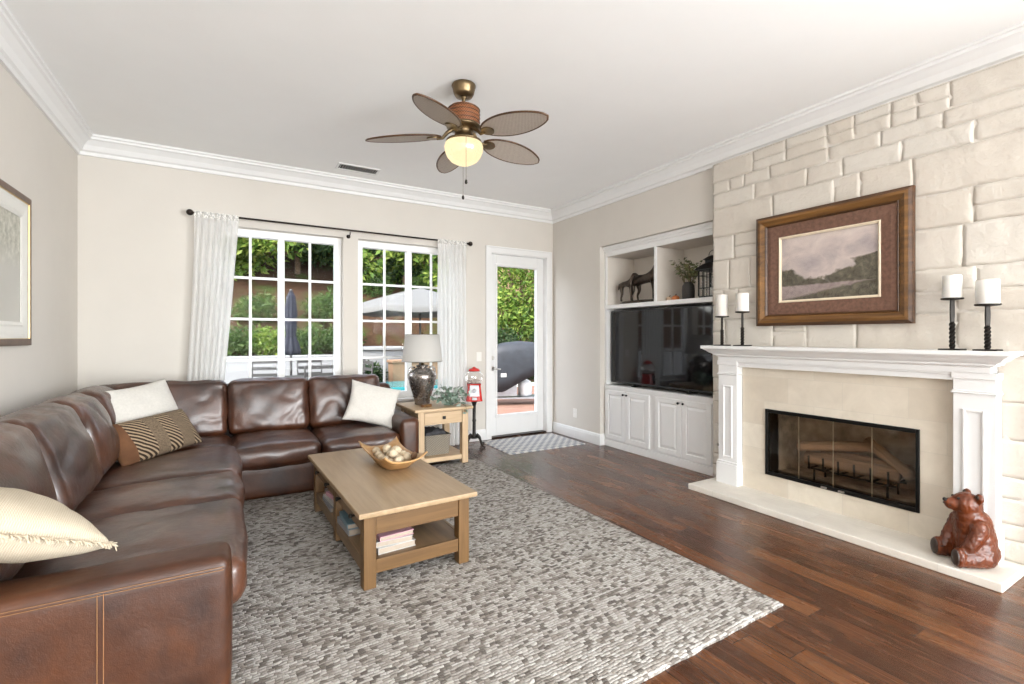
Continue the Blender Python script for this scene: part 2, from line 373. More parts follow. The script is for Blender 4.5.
def tube(bm, pts, r, n=8, cap=True):
    pts = [Vector(p) for p in pts]; rr = r if isinstance(r, (list, tuple)) else [r] * len(pts); rings = []
    u = None
    for i, p in enumerate(pts):
        d = (pts[min(i + 1, len(pts) - 1)] - pts[max(i - 1, 0)])
        if u is None: u, w = frame_of(d)
        else:
            d.normalize(); u = (u - d * u.dot(d)).normalized(); w = u.cross(d).normalized()
        rings.append([p + (u * math.cos(2 * PI * k / n) + w * math.sin(2 * PI * k / n)) * rr[i] for k in range(n)])
    return loft(bm, rings, cap)
def ball(bm, c, r, seg=16, rings=10, rot=None):
    r = r if isinstance(r, (tuple, list)) else (r, r, r)
    m = Matrix.Translation(c) @ (rot.to_matrix().to_4x4() if rot is not None else Matrix()) @ Matrix.Diagonal((*r, 1))
    bmesh.ops.create_uvsphere(bm, u_segments=seg, v_segments=rings, radius=1, matrix=m)
def prism(bm, poly, h0, h1, axis='z'):
    def P(a, b, h): return {'z': (a, b, h), 'x': (h, a, b), 'y': (a, h, b)}[axis]
    loft(bm, [[P(a, b, h0) for a, b in poly], [P(a, b, h1) for a, b in poly]])
def obj(name, bm, mat, parent=None, smooth=False, bevel=0, absolute=False, sub=0, seg=2, extra=None):
    if absolute and parent is not None:
        m = parent.matrix_basis.copy()
        if parent.parent: m = parent.parent.matrix_basis @ m
        bm.transform(m.inverted())
    bmesh.ops.recalc_face_normals(bm, faces=bm.faces[:])
    me = bpy.data.meshes.new(name); bm.to_mesh(me); bm.free()
    for x in ([mat] if not isinstance(mat, (list, tuple)) else mat): me.materials.append(M[x])
    if smooth: me.polygons.foreach_set('use_smooth', [True] * len(me.polygons))
    o = bpy.data.objects.new(name, me); COL.objects.link(o)
    if parent is not None: o.parent = parent
    if bevel:
        b = o.modifiers.new('bevel', 'BEVEL'); b.width = bevel; b.segments = seg; b.limit_method = 'ANGLE'; b.angle_limit = math.radians(40)
        me.polygons.foreach_set('use_smooth', [True] * len(me.polygons)); w = o.modifiers.new('wn', 'WEIGHTED_NORMAL'); w.keep_sharp = True
    if sub: s = o.modifiers.new('sub', 'SUBSURF'); s.levels = sub; s.render_levels = sub
    return o
def tag(o, label, cat, group=None, kind=None):
    o['label'] = label; o['category'] = cat
    if group: o['group'] = group
    if kind: o['kind'] = kind
    return o
def thing(name, label, cat, loc=(0, 0, 0), rotz=0, group=None):
    o = bpy.data.objects.new(name, None); COL.objects.link(o); o.empty_display_size = .1
    o.location = loc; o.rotation_euler = (0, 0, rotz)
    return tag(o, label, cat, group)
def struct(name, bm, mat, parent=None, **kw):
    o = obj(name, bm, mat, parent, **kw)
    if parent is None: o['kind'] = 'structure'
    return o
def dup(root, loc, rotz=0, label=None, group=None, scale=None):
    def cp(o, par):
        c = o.copy(); COL.objects.link(c)
        if par is not None: c.parent = par
        for ch in list(o.children): cp(ch, c)
        return c
    r = cp(root, None); r.location = loc; r.rotation_euler = (0, 0, rotz)
    if scale: r.scale = (scale,) * 3
    if label: r['label'] = label
    if group: r['group'] = group
    return r
def at(o, z0=None):
    """move a single-mesh thing's origin to the centre of its base"""
    me = o.data; xs = [v.co for v in me.vertices]
    c = Vector(((min(v.x for v in xs) + max(v.x for v in xs)) / 2, (min(v.y for v in xs) + max(v.y for v in xs)) / 2, min(v.z for v in xs)))
    me.transform(Matrix.Translation(-c)); o.location = c
    return o
def grid_box(n):
    """lattice on a cube surface: {key: point in [-1,1]^3}, faces as key lists"""
    nx, ny, nz = n; faces = []
    def q(i, N): t = 2 * i / N - 1; return .62 * t + .38 * math.sin(t * PI / 2)
    for k in (0, nz):
        for i in range(nx):
            for j in range(ny): faces.append([(i, j, k), (i + 1, j, k), (i + 1, j + 1, k), (i, j + 1, k)])
    for j in (0, ny):
        for i in range(nx):
            for k in range(nz): faces.append([(i, j, k), (i + 1, j, k), (i + 1, j, k + 1), (i, j, k + 1)])
    for i in (0, nx):
        for j in range(ny):
            for k in range(nz): faces.append([(i, j, k), (i, j + 1, k), (i, j + 1, k + 1), (i, j, k + 1)])
    keys = {key for f in faces for key in f}
    return {key: (q(key[0], nx), q(key[1], ny), q(key[2], nz)) for key in keys}, faces
def puff(bm, c, size, r=.06, crown=(.0, .0, .03), n=(22, 22, 8), wr=.006, seed=0, mtx=None, fr=4.0, sag=0):
    """soft rounded block: size, edge radius, bulge of each pair of faces, wrinkle amount"""
    h = Vector(size) / 2; pts, faces = grid_box(n); vs = {}
    r = min(r, min(h) * .98)
    for key, p in pts.items():
        q = Vector((p[0] * h.x, p[1] * h.y, p[2] * h.z))
        inn = Vector((max(-(h[i] - r), min(h[i] - r, q[i])) for i in range(3))); d = q - inn
        if d.length > 1e-9:
            dn = d.normalized(); q = inn + dn * r
        else: dn = Vector((0, 0, 1))
        for a in range(3):
            b, e = (a + 1) % 3, (a + 2) % 3
            w = (1 - p[b] ** 2) * (1 - p[e] ** 2)
            q[a] += crown[a] * w * p[a]
        s = q * fr + Vector((seed * 7.1, seed * 3.3, seed * 1.7))
        nz_ = mnoise.noise(s) * 1.0 + .5 * mnoise.noise(s * 2.3)
        ridge = (1 - abs(mnoise.noise(s * 1.7 + Vector((4, 9, 2))))) ** 4
        q += dn * (wr * (nz_ - .9 * ridge))
        if sag: q.z -= sag * (1 - p[0] ** 2) * (p[2] > .5)
        q = (mtx @ q if mtx is not None else q) + Vector(c); vs[key] = bm.verts.new(q)
    for f in faces:
        try: bm.faces.new([vs[k] for k in f])
        except ValueError: pass
def pillow(bm, a, b, T, n=26, k=.10, wr=.006, seed=1, pw=.42):
    """throw pillow in the xy plane, half sizes a,b, half thickness T"""
    top, bot = {}, {}
    for i in range(n + 1):
        for j in range(n + 1):
            u, v = 2 * i / n - 1, 2 * j / n - 1
            u = math.sin(u * PI / 2) * .5 + u * .5; v = math.sin(v * PI / 2) * .5 + v * .5
            x = a * u * (1 - k * (1 - v * v) * u * u); y = b * v * (1 - k * (1 - u * u) * v * v)
            th = T * max(0, (1 - u ** 2) * (1 - v ** 2)) ** pw
            s = Vector((x, y, 0)) * 7 + Vector((seed * 3.1, seed * 5.7, seed))
            w = wr * (mnoise.noise(s) + .6 * mnoise.noise(s * 2.2)) * (th / T)
            w -= wr * 2.2 * (th / T) * (1 - abs(mnoise.noise(s * .8 + Vector((3, 3, 3))))) ** 5
            edge = i in (0, n) or j in (0, n)
            top[i, j] = bm.verts.new((x, y, th + w)); bot[i, j] = top[i, j] if edge else bm.verts.new((x, y, -th + w))
    for i in range(n):
        for j in range(n):
            for d, fl in ((top, 0), (bot, 1)):
                f = [d[i, j], d[i + 1, j], d[i + 1, j + 1], d[i, j + 1]]
                try: bm.faces.new(f[::-1] if fl else f)
                except ValueError: pass
def orient(right, up):
    r = Vector(right).normalized(); u = Vector(up); u = (u - r * u.dot(r)).normalized(); n = r.cross(u)
    return Matrix((r, u, n)).transposed().to_euler()
def leaves(bm, rng, blobs, count, size, shell=.55, aspect=.45, down=0):
    """count separate leaf blades strewn through the outer part of ellipsoid blobs [(centre, radii)]"""
    wts = [b[1][0] * b[1][1] + b[1][1] * b[1][2] for b in blobs]
    for c, rad in rng.choices(blobs, wts, k=count):
        d = Vector((rng.gauss(0, 1), rng.gauss(0, 1), rng.gauss(0, 1))).normalized(); q = shell + (1 - shell) * rng.random()
        p = Vector(c) + Vector((d.x * rad[0], d.y * rad[1], d.z * rad[2])) * q * (1 + .12 * mnoise.noise(Vector(c) + d * 3))
        ax = (Vector((rng.gauss(0, 1), rng.gauss(0, 1), rng.gauss(0, .7) - down)) + d * .7).normalized(); u, w = frame_of(ax)
        an = rng.random() * PI; u = u * math.cos(an) + w * math.sin(an); L = size * (.6 + .8 * rng.random()); W = L * aspect
        vs = [bm.verts.new(x) for x in (p, p + ax * L * .45 + u * W * .5, p + ax * L, p + ax * L * .45 - u * W * .5)]
        bm.faces.new(vs)
def ramp_poly(pts, n):
    out = []
    for a, b in zip(pts, pts[1:]):
        for i in range(n): out.append(tuple(a[k] + (b[k] - a[k]) * i / n for k in range(len(a))))
    return out + [pts[-1]]
# ================================================================== the room
XL, XR, YB, YR, ZC = -1.17, 3.997, 5.617, -5.2, 3.15
def wall_cells(bm, axis, p0, p1, a0, a1, z0, z1, holes):
    A = sorted({a0, a1, *[v for h in holes for v in h[:2]]}); Z = sorted({z0, z1, *[v for h in holes for v in h[2:]]})
    for i in range(len(A) - 1):
        run = None
        for k in range(len(Z) - 1):
            am, zm = (A[i] + A[i + 1]) / 2, (Z[k] + Z[k + 1]) / 2
            solid = not any(h[0] < am < h[1] and h[2] < zm < h[3] for h in holes)
            if solid: run = run or Z[k]
            if run is not None and (not solid or k == len(Z) - 2):
                top = Z[k + 1] if solid else Z[k]
                if axis == 'y': box(bm, A[i], A[i + 1], p0, p1, run, top)
                else: box(bm, p0, p1, A[i], A[i + 1], run, top)
                run = None
W1 = (-.155, 1.10, .62, 2.49); W2 = (1.262, 2.56, .62, 2.49); DR = (2.985, 3.885, -.02, 2.485)
b = B(); box(b, XL - .2, XR + .7, YR - .3, YB + .2, -.12, 0); struct('floor', b, 'plank_floor')
b = B(); box(b, XL - .4, XR + .9, YR - 2.2, YB + .5, ZC, ZC + .3); struct('ceiling', b, 'ceiling_paint')  # unseen overhang past the rear wall added to keep the sun out
b = B(); wall_cells(b, 'y', YB, YB + .2, XL - .2, XR + .7, -.12, ZC, [W1, W2, DR]); struct('wall_back', b, 'wall_paint')
b = B(); wall_cells(b, 'x', XL - .2, XL, YR, YB, -.12, ZC, []); struct('wall_left', b, 'wall_paint')
NI = (2.93, 4.60, -.02, 2.49); FB = (1.338, 2.385, .207, .757)
b = B(); wall_cells(b, 'x', XR, XR + .09, YR, YB, -.12, ZC, [NI, FB, (-3.6, -1.0, .75, 2.65)]); box(b, XR + .55, XR + .6, 2.7, 4.8, -.12, ZC); struct('wall_right', b, 'wall_paint')  # unseen side opening, the last hole, added for the side fill lamp
b = B(); wall_cells(b, 'y', YR - .15, YR, XL - .2, XR + .7, -.12, ZC, [(-.9, 3.7, .0, 2.9)]); struct('wall_rear', b, 'wall_paint')  # unseen opening added to let the rear fill in

# crown moulding and baseboards: swept profiles with mitred ends
CROWN = [(0, -.165), (.018, -.165), (.022, -.135), (.040, -.125), (.060, -.085), (.095, -.048), (.112, -.040), (.115, -.022), (.130, -.018), (.130, 0), (0, 0)]
def sweep(name, a, e, nrm, m0, m1, prof, mat, z):
    a, e, nrm = Vector(a), Vector(e), Vector(nrm); d = (e - a).normalized(); bm = B()
    r0 = [a + nrm * p + d * (p * m0) + Vector((0, 0, z + q)) for p, q in prof]; r1 = [e + nrm * p - d * (p * m1) + Vector((0, 0, z + q)) for p, q in prof]
    loft(bm, [r0, r1]); return struct(name, bm, mat)
sweep('trim_1', (XL, YR, 0), (XL, YB, 0), (1, 0, 0), 0, 1, CROWN, 'white_trim', ZC)
sweep('trim_2', (XL, YB, 0), (XR, YB, 0), (0, -1, 0), 1, 1, CROWN, 'white_trim', ZC)
sweep('trim_3', (XR, YB, 0), (XR, YR, 0), (-1, 0, 0), 1, 0, CROWN, 'white_trim', ZC)
BASE = [(0, 0), (.016, 0), (.016, .105), (.012, .120), (.012, .128), (.005, .142), (0, .142)]
sweep('baseboard_back', (XL, YB, 0), (DR[0] - .08, YB, 0), (0, -1, 0), 1, 0, BASE, 'white_trim', 0)
sweep('baseboard_corner', (XR, YB, 0), (XR, NI[1], 0), (-1, 0, 0), 1, -1, BASE, 'white_trim', 0)
sweep('baseboard_niche', (XR, NI[1], 0), (XR + .07, NI[1], 0), (0, -1, 0), -1, 0, BASE, 'white_trim', 0)
sweep('baseboard_left', (XL, YR, 0), (XL, YB, 0), (1, 0, 0), 0, 1, BASE, 'white_trim', 0)
sweep('baseboard_right', (XR, .78, 0), (XR, YR, 0), (-1, 0, 0), 0, 0, BASE, 'white_trim', 0)

# windows: white grid windows of two sashes, 4 x 4 panes
def window(name, x0, x1, xc, z0, z1):
    y = YB + .10
    bm = B()
    for r in ((x0, x0 + .075, z0, z1), (x1 - .075, x1, z0, z1), (x0 + .075, x1 - .075, z1 - .075, z1), (x0 + .075, x1 - .075, z0, z0 + .075), (xc - .032, xc + .032, z0 + .075, z1 - .075)):
        box(bm, r[0], r[1], y, y + .08, r[2], r[3])
    w = struct(name, bm, 'white_vinyl', bevel=.004)
    for s0, s1 in ((x0 + .075, xc - .032), (xc + .032, x1 - .075)):
        g = B(); m = (s0 + s1) / 2
        box(g, m - .0125, m + .0125, y + .028, y + .05, z0 + .075, z1 - .075)
        for zz in (1.985, 1.55, 1.115): box(g, s0, s1, y + .026, y + .052, zz - .0125, zz + .0125)
        obj('muntin_grid', g, 'white_vinyl', w)
        g = B(); box(g, s0, s1, y + .036, y + .042, z0 + .075, z1 - .075); obj('window_pane', g, 'window_glass', w)
    g = B(); box(g, x0 - .03, x1 + .03, YB - .025, YB, z0 - .03, z0); obj('window_sill', g, 'white_trim', w, bevel=.004)
    return w
window('window_1', -.155, 1.10, .476, .62, 2.49); window('window_2', 1.262, 2.54, 1.902, .62, 2.49)

# glazed door
bm = B(); y = YB + .075; dx0, dx1, dz = 2.992, 3.878, 2.48
gx0, gx1, gz0, gz1 = 3.110, 3.775, .285, 2.335
for r in ((dx0, gx0, .02, dz), (gx1, dx1, .02, dz), (gx0, gx1, gz1, dz), (gx0, gx1, .02, gz0)): box(bm, r[0], r[1], y, y + .045, r[2], r[3])
dr = struct('door_1', bm, 'white_trim', bevel=.003)
g = B()
for r in ((gx0 - .02, gx0 + .012, gz0 - .02, gz1 + .02), (gx1 - .012, gx1 + .02, gz0 - .02, gz1 + .02), (gx0, gx1, gz1 - .012, gz1 + .02), (gx0, gx1, gz0 - .02, gz0 + .012)): box(g, r[0], r[1], y - .012, y + .055, r[2], r[3])
obj('glass_bead', g, 'white_trim', dr, bevel=.004)
g = B(); box(g, gx0, gx1, y + .018, y + .024, gz0, gz1); obj('door_pane', g, 'window_glass', dr)
def disc_y(bm, x, z, r, y0, y1): loft(bm, [[(x + r * math.cos(2 * PI * i / 20), yy, z + r * math.sin(2 * PI * i / 20)) for i in range(20)] for yy in (y0, y1)])
g = B(); disc_y(g, 3.045, 1.075, .030, y - .018, y); box(g, 3.040, 3.050, y - .032, y - .018, 1.055, 1.095); obj('deadbolt', g, 'nickel', dr, bevel=.003)
g = B(); disc_y(g, 3.045, .93, .030, y - .014, y); tube(g, [(3.045, y - .012, .93), (3.045, y - .05, .93), (3.06, y - .058, .93), (3.12, y - .056, .925), (3.15, y - .05, .922)], [.011, .011, .011, .009, .008], 10); obj('lever_handle', g, 'nickel', dr, smooth=True)
g = B(); box(g, dx0, dx1, YB, YB + .2, -.015, .018); struct('trim_4', g, 'bronze_rod')
g = B(); cw = .085
for x0, x1, z0, z1 in ((DR[0] - cw + .005, DR[0] + .005, 0, DR[3]), (DR[1] - .005, DR[1] - .005 + cw, 0, DR[3]), (DR[0] - cw + .005, DR[1] - .005 + cw, DR[3], DR[3] + cw)):
    box(g, x0, x1, YB - .018, YB, z0, z1)
for x0, x1 in ((DR[0] - cw + .005, DR[0] - cw + .025), (DR[1] - .025 + cw, DR[1] - .005 + cw)): box(g, x0, x1, YB - .026, YB - .018, 0, DR[3] + cw)
box(g, DR[0] - cw + .025, DR[1] - .025 + cw, YB - .026, YB - .018, DR[3] + cw - .02, DR[3] + cw)
struct('trim_5', g, 'white_trim', bevel=.003)
g = B()
for x0, x1, z0, z1 in ((DR[0], DR[0] + .008, .018, DR[3]), (DR[1] - .008, DR[1], .018, DR[3]), (DR[0] + .008, DR[1] - .008, DR[3] - .008, DR[3])): box(g, x0, x1, YB, YB + .2, z0, z1)
struct('trim_6', g, 'white_trim')
# ceiling air vent
tv = thing('ceiling_vent', 'white rectangular air vent with dark slots in the ceiling near the curtain rod', 'vent', (1.17, 5.20, ZC))
g = B()
for r in ((-.215, .215, .075, .098), (-.215, .215, -.098, -.075), (-.215, -.195, -.075, .075), (.195, .215, -.075, .075)): box(g, r[0], r[1], r[2], r[3], -.010, 0)
obj('vent_frame', g, 'white_trim', tv)
g = B(); box(g, -.195, .195, -.075, .075, -.002, 0); obj('vent_shade_sheet', g, 'matte_black', tv)  # flat dark sheet stands in for the shade inside the duct
g = B()
for i in range(15):
    x = -.185 + i * .0257; loft(g, [[(x, yy, -.009), (x + .004, yy, -.009), (x + .008, yy, -.003), (x + .004, yy, -.003)] for yy in (-.075, .075)])
obj('vent_slats', g, 'white_trim', tv)
# plates
def plate(name, loc, rz, label, cat, kind):
    r = thing(name, label, cat, loc, rz); g = B(); box(g, -.037, .037, -.006, 0, -.06, .06); obj('cover_plate', g, 'outlet_white', r, bevel=.003)
    g = B()
    if kind == 'switch': box(g, -.017, .017, -.010, -.006, -.034, .034)
    else: box(g, -.017, .017, -.008, -.006, .006, .036); box(g, -.017, .017, -.008, -.006, -.036, -.006)
    obj('rocker' if kind == 'switch' else 'sockets', g, 'outlet_white', r, bevel=.002)
plate('light_switch', (2.81, YB, 1.10), 0, 'white light switch plate on the back wall beside the glazed door', 'switch', 'switch')
plate('wall_outlet', (XR, 5.105, .335), -PI / 2, 'white wall outlet low on the wall between the door and the cabinet', 'outlet', 'outlet')

# ================================================================== chimney, mantel, hearth, fire
SY0, SY1, SX = .80, 2.925, 3.93
b = B(); wall_cells(b, 'x', SX + .004, XR, SY0 + .012, SY1 - .012, 0, 2.99, [FB]); struct('wall_chimney', b, 'mortar')
rng = random.Random(11); b = B()
def stone(bm, y0, y1, z0, z1, seed):
    nx = max(5, int((y1 - y0) / .02)); nz = max(5, int((z1 - z0) / .02)); g = .002; pr = rng.uniform(0, .0022); ti, tj = rng.uniform(-.003, .003), rng.uniform(-.003, .003)
    V = {}
    for i in range(nx + 1):
        for j in range(nz + 1):
            u, v = i / nx, j / nz; y = y0 + g + (y1 - y0 - 2 * g) * u; z = z0 + g + (z1 - z0 - 2 * g) * v
            p = Vector((seed * 3.1, y * 9, z * 9)); e = min(u * (y1 - y0), (1 - u) * (y1 - y0), v * (z1 - z0), (1 - v) * (z1 - z0))
            rnd = max(0, 1 - e / .026)
            d = pr + ti * (2 * u - 1) + tj * (2 * v - 1) + .0045 * mnoise.noise(p) * (1 - rnd) + .0035 * mnoise.noise(p * 3.1) + .0015 * mnoise.noise(p * 7) - (d_ := .0020 + pr) * rnd ** 2
            jy = .006 * mnoise.noise(Vector((y * 7, z * 7, 3))); jz = .006 * mnoise.noise(Vector((y * 7, z * 7, 9)))
            V[i, j] = bm.verts.new((SX - d, y + jy, z + jz))
    back = {}
    ring = [(i, 0) for i in range(nx)] + [(nx, j) for j in range(nz)] + [(i, nz) for i in range(nx, 0, -1)] + [(0, j) for j in range(nz, 0, -1)]
    edge_stone = y1 > SY1 - .01 or y0 < SY0 + .01
    for k in ring: c = V[k].co; back[k] = bm.verts.new((XR - .002 if edge_stone else SX + .022, c.y, c.z))
    for i in range(nx):
        for j in range(nz): bm.faces.new((V[i, j], V[i, j + 1], V[i + 1, j + 1], V[i + 1, j]))
    for a, c in zip(ring, ring[1:] + ring[:1]): bm.faces.new((V[a], V[c], back[c], back[a]))
z = .05; row = 0; courses = []
while z < 2.975:
    h = rng.choice((.11, .14, .17, .22, .27)); h = min(h, 2.985 - z)
    if 2.985 - (z + h) < .08: h = 2.985 - z
    courses.append((z, z + h)); z += h
for (z0, z1) in courses:
    spans = [(SY0, SY1)] if z0 > 1.10 else [(SY0, .99), (2.74, SY1)]
    for s0, s1 in spans:
        y = s0
        while y < s1 - .01:
            w = rng.uniform(.13, .52) * (1.25 if z1 - z0 > .18 else .9); e = y + w
            if s1 - e < .11: e = s1
            if s1 - s0 < .3: e = s1
            row += 1
            if z1 - z0 > .165 and e - y < .36 and rng.random() < .6:
                m = z0 + (z1 - z0) * rng.uniform(.38, .62); stone(b, y, e, z0, m, row); stone(b, y, e, m, z1, row + .5)
            else: stone(b, y, e, z0, z1, row)
            y = e
o = struct('wall_stone_facing', b, 'ledge_stone', smooth=True)

b = B(); wall_cells(b, 'x', 3.90, SX + .018, 1.14, 2.60, .05, 1.13, [FB]); struct('wall_fireplace_tile', b, 'travertine_tile')
h = B(); box(h, 3.535, SX, .86, 2.885, 0, .05); box(h, SX, XR, .86, SY1 - .02, 0, .05)
h = obj('hearth_slab', h, 'hearth_stone', bevel=.006); tag(h, 'long low pale limestone hearth slab on the floor under the fireplace', 'hearth'); at(h)

mt = thing('fireplace_mantel', 'white painted fireplace mantel with panelled pilasters against the stone wall', 'mantel', (3.80, 1.875, .05))
def rect_ring(x, y0, y1, z): return [(x, y0, z), (SX - .002, y0, z), (SX - .002, y1, z), (x, y1, z)]
g = B(); y0, y1 = .87, 2.885
loft(g, [rect_ring(3.70, y0, y1, 1.284), rect_ring(3.70, y0, y1, 1.256)]); obj('mantel_shelf', g, 'white_trim', mt, absolute=True, bevel=.004)
prof = [(3.712, 1.256), (3.716, 1.250), (3.735, 1.238), (3.752, 1.222), (3.770, 1.212), (3.776, 1.206), (3.776, 1.198), (3.790, 1.198), (3.796, 1.190), (3.808, 1.186), (3.808, 1.152)]
g = B(); loft(g, [rect_ring(x, y0 + (x - 3.70), y1 - (x - 3.70), z) for x, z in prof]); obj('cornice', g, 'white_trim', mt, absolute=True)
g = B(); box(g, 3.835, 3.90, 1.152, 2.605, 1.10, 1.152); box(g, 3.825, 3.835, 1.13, 2.62, 1.135, 1.152); obj('lintel', g, 'white_trim', mt, absolute=True, bevel=.003)
for k, (p0, p1) in enumerate(((.958, 1.152), (2.605, 2.79))):
    g = B(); X = 3.83
    box(g, X, SX - .002, p0, p1, .25, 1.152)                               # shaft
    box(g, X - .012, SX - .002, p0 - .006, p1 + .006, 1.112, 1.152); box(g, X - .007, SX - .002, p0 - .003, p1 + .003, 1.034, 1.044); box(g, X - .014, SX - .002, p0 - .008, p1 + .008, 1.024, 1.034)
    o = obj('pilaster', g, 'white_trim', mt, absolute=True, bevel=.003)
    g = B(); q0, q1, z0, z1, w = p0 + .045, p1 - .045, .285, .93, .016
    for r in ((q0, q0 + w, z0, z1), (q1 - w, q1, z0, z1), (q0 + w, q1 - w, z0, z0 + w), (q0 + w, q1 - w, z1 - w, z1)): box(g, X - .010, X + .001, *r)
    obj('panel_moulding', g, 'white_trim', o, absolute=True, bevel=.004)
    g = B(); box(g, X - .018, SX - .002, p0 - .010, p1 + .010, .05, .232); box(g, X - .012, SX - .002, p0 - .006, p1 + .006, .232, .252); obj('plinth', g, 'white_trim', mt, absolute=True, bevel=.003)

fi = thing('fireplace_insert', 'black framed fireplace insert with four dark glass doors in pale tile', 'fireplace', (3.90, 1.861, .205))
g = B(); f0, f1, z0, z1 = FB
for r in ((f0, f0 + .02, z0, z1), (f1 - .02, f1, z0, z1), (f0 + .02, f1 - .02, z1 - .028, z1), (f0 + .02, f1 - .02, z0, z0 + .030)): box(g, 3.885, 3.93, *r)
obj('black_frame', g, 'black_metal', fi, absolute=True, bevel=.003)
g = B(); X0, X1 = 3.93, 4.42
box(g, X1, X1 + .02, f0, f1, z0, z1); box(g, X0, X1, f0 - .02, f0, z0, z1); box(g, X0, X1, f1, f1 + .02, z0, z1); box(g, X0, X1, f0, f1, z1, z1 + .02); box(g, X0, X1, f0, f1, z0 - .02, z0)
obj('firebox', g, 'firebrick', fi, absolute=True)
wd = (f1 - f0 - .04) / 4
for i in range(4):
    a = f0 + .02 + i * wd; g = B(); box(g, 3.898, 3.903, a + .002, a + wd - .002, z0 + .03, z1 - .028); d = obj('glass_door', g, 'fire_glass', fi, absolute=True)
    g = B()
    if i: box(g, 3.895, 3.904, a - .002, a + .002, z0 + .03, z1 - .028); obj('brass_edge', g, 'brass_strip', d, absolute=True)
    else: g.free()
for yy in (1.80, 1.92): g = B(); box(g, 3.875, 3.887, yy - .02, yy + .02, z0 + .008, z0 + .02); obj('pull_handle', g, 'nickel', fi, absolute=True, bevel=.002)
rng = random.Random(3)
def log(loc, L, r, yaw, roll, label):
    g = B(); pts = [(0, -L / 2 + L * i / 10, 0) for i in range(11)]
    tube(g, pts, [r * (1 + .12 * mnoise.noise(Vector((i * .9, roll, L)))) for i in range(11)], 14)
    for v in g.verts: v.co += Vector((.006 * mnoise.noise(v.co * 30), 0, .006 * mnoise.noise(v.co * 30 + Vector((5, 5, 5)))))
    o = obj('fire_log', g, 'log_bark', smooth=True); o.location = loc; o.rotation_euler = (roll, 0, yaw); tag(o, label, 'log', 'logs in the fireplace')
log((4.10, 1.84, .375), .62, .052, .05, 0, 'pale brown front log lying on the grate behind the fireplace glass')
log((4.23, 1.80, .385), .60, .055, -.06, 0, 'grey brown rear log behind the front log in the fireplace')
log((4.15, 1.98, .49), .50, .042, .35, -.12, 'upper left log laid across the others in the fireplace')
log((4.17, 1.62, .475), .42, .038, -.5, .38, 'thin leaning log sloping down right in the fireplace')
gr = thing('log_grate', 'black iron grate with upright bars carrying the fireplace logs', 'grate', (4.15, 1.83, .207)); g = B()
for i in range(6): yy = -.27 + i * .108; tube(g, [(-.135, yy, .20), (-.13, yy, .10), (.12, yy, .10), (.13, yy, .20)], .008, 6)
for xx in (-.09, .08):
    tube(g, [(xx, -.3, .093), (xx, .3, .093)], .008, 6)
    for yy in (-.25, .25): tube(g, [(xx, yy, .093), (xx, yy, 0)], .008, 6)
obj('grate_bars', g, 'black_iron', gr, smooth=True)
gk = B(); 
loft(gk, [[(xx, 2.865 + .012 * math.cos(a * PI / 8), .36 + .012 * math.sin(a * PI / 8)) for a in range(16)] for xx in (3.905, 3.93)])
gk = obj('gas_key_valve', gk, 'nickel', smooth=False); tag(gk, 'small dark gas key valve on the stone left of the mantel', 'valve'); at(gk)

# framed picture above mantel
def frame_x(name, label, X, nx, yc, zc, W, H, layers, panel, cat='picture', glass=True):
    """picture on a wall of constant x; nx is the direction the picture faces; layers = [(part, width, depth0, depth1, material)] from outside in"""
    r = thing(name, label, cat, (X, yc, zc)); w, h = W / 2, H / 2
    for nm, wd, d0, d1, mat in layers:
        g = B()
        A = [(-w, -h), (w, -h), (w, h), (-w, h)]; Bq = [(-w + wd, -h + wd), (w - wd, -h + wd), (w - wd, h - wd), (-w + wd, h - wd)]
        dd = lambda p, d: (nx * d, p[0], p[1])
        for i in range(4):
            j = (i + 1) % 4
            md = [tuple(A[i][q] + (Bq[i][q] - A[i][q]) * .35 for q in (0, 1)), tuple(A[j][q] + (Bq[j][q] - A[j][q]) * .35 for q in (0, 1))]
            s0 = [dd(A[i], 0), dd(A[i], d0), dd(md[0], d0 + .004), dd(Bq[i], d1), dd(Bq[i], 0)]; s1 = [dd(A[j], 0), dd(A[j], d0), dd(md[1], d0 + .004), dd(Bq[j], d1), dd(Bq[j], 0)]
            loft(g, [s0, s1])
        obj(nm, g, mat, r, bevel=.0); w -= wd; h -= wd
    g = B(); box(g, min(0, nx * .006), max(0, nx * .006), -w, w, -h, h); obj('print', g, panel, r)
    if glass: g = B(); box(g, min(nx * .011, nx * .013), max(nx * .011, nx * .013), -w - .04, w + .04, -h - .04, h + .04); obj('glazing', g, 'picture_glass', r)
    return r
frame_x('framed_picture', 'wide wooden framed landscape picture hanging on the stone above the mantel', 3.915, -1, 1.915, 1.912, 1.095, .915,
        [('outer_frame', .024, .030, .045, 'frame_dark'), ('inner_frame', .056, .044, .026, 'frame_wood'), ('dark_bead', .014, .030, .022, 'frame_dark'), ('rust_mat', .095, .020, .016, 'rust_mat'), ('cream_fillet', .018, .020, .016, 'cream_fillet')], 'landscape_print')
frame_x('framed_print', 'narrow walnut framed pale print with white mat on the left wall', XL, 1, 3.93, 1.797, .945, .975,
        [('frame', .042, .020, .026, 'walnut_frame'), ('gold_fillet', .004, .020, .016, 'gold_fillet'), ('white_mat', .075, .014, .012, 'mat_board'), ('inner_mat', .03, .011, .009, 'mat_board')], 'woodland_print')

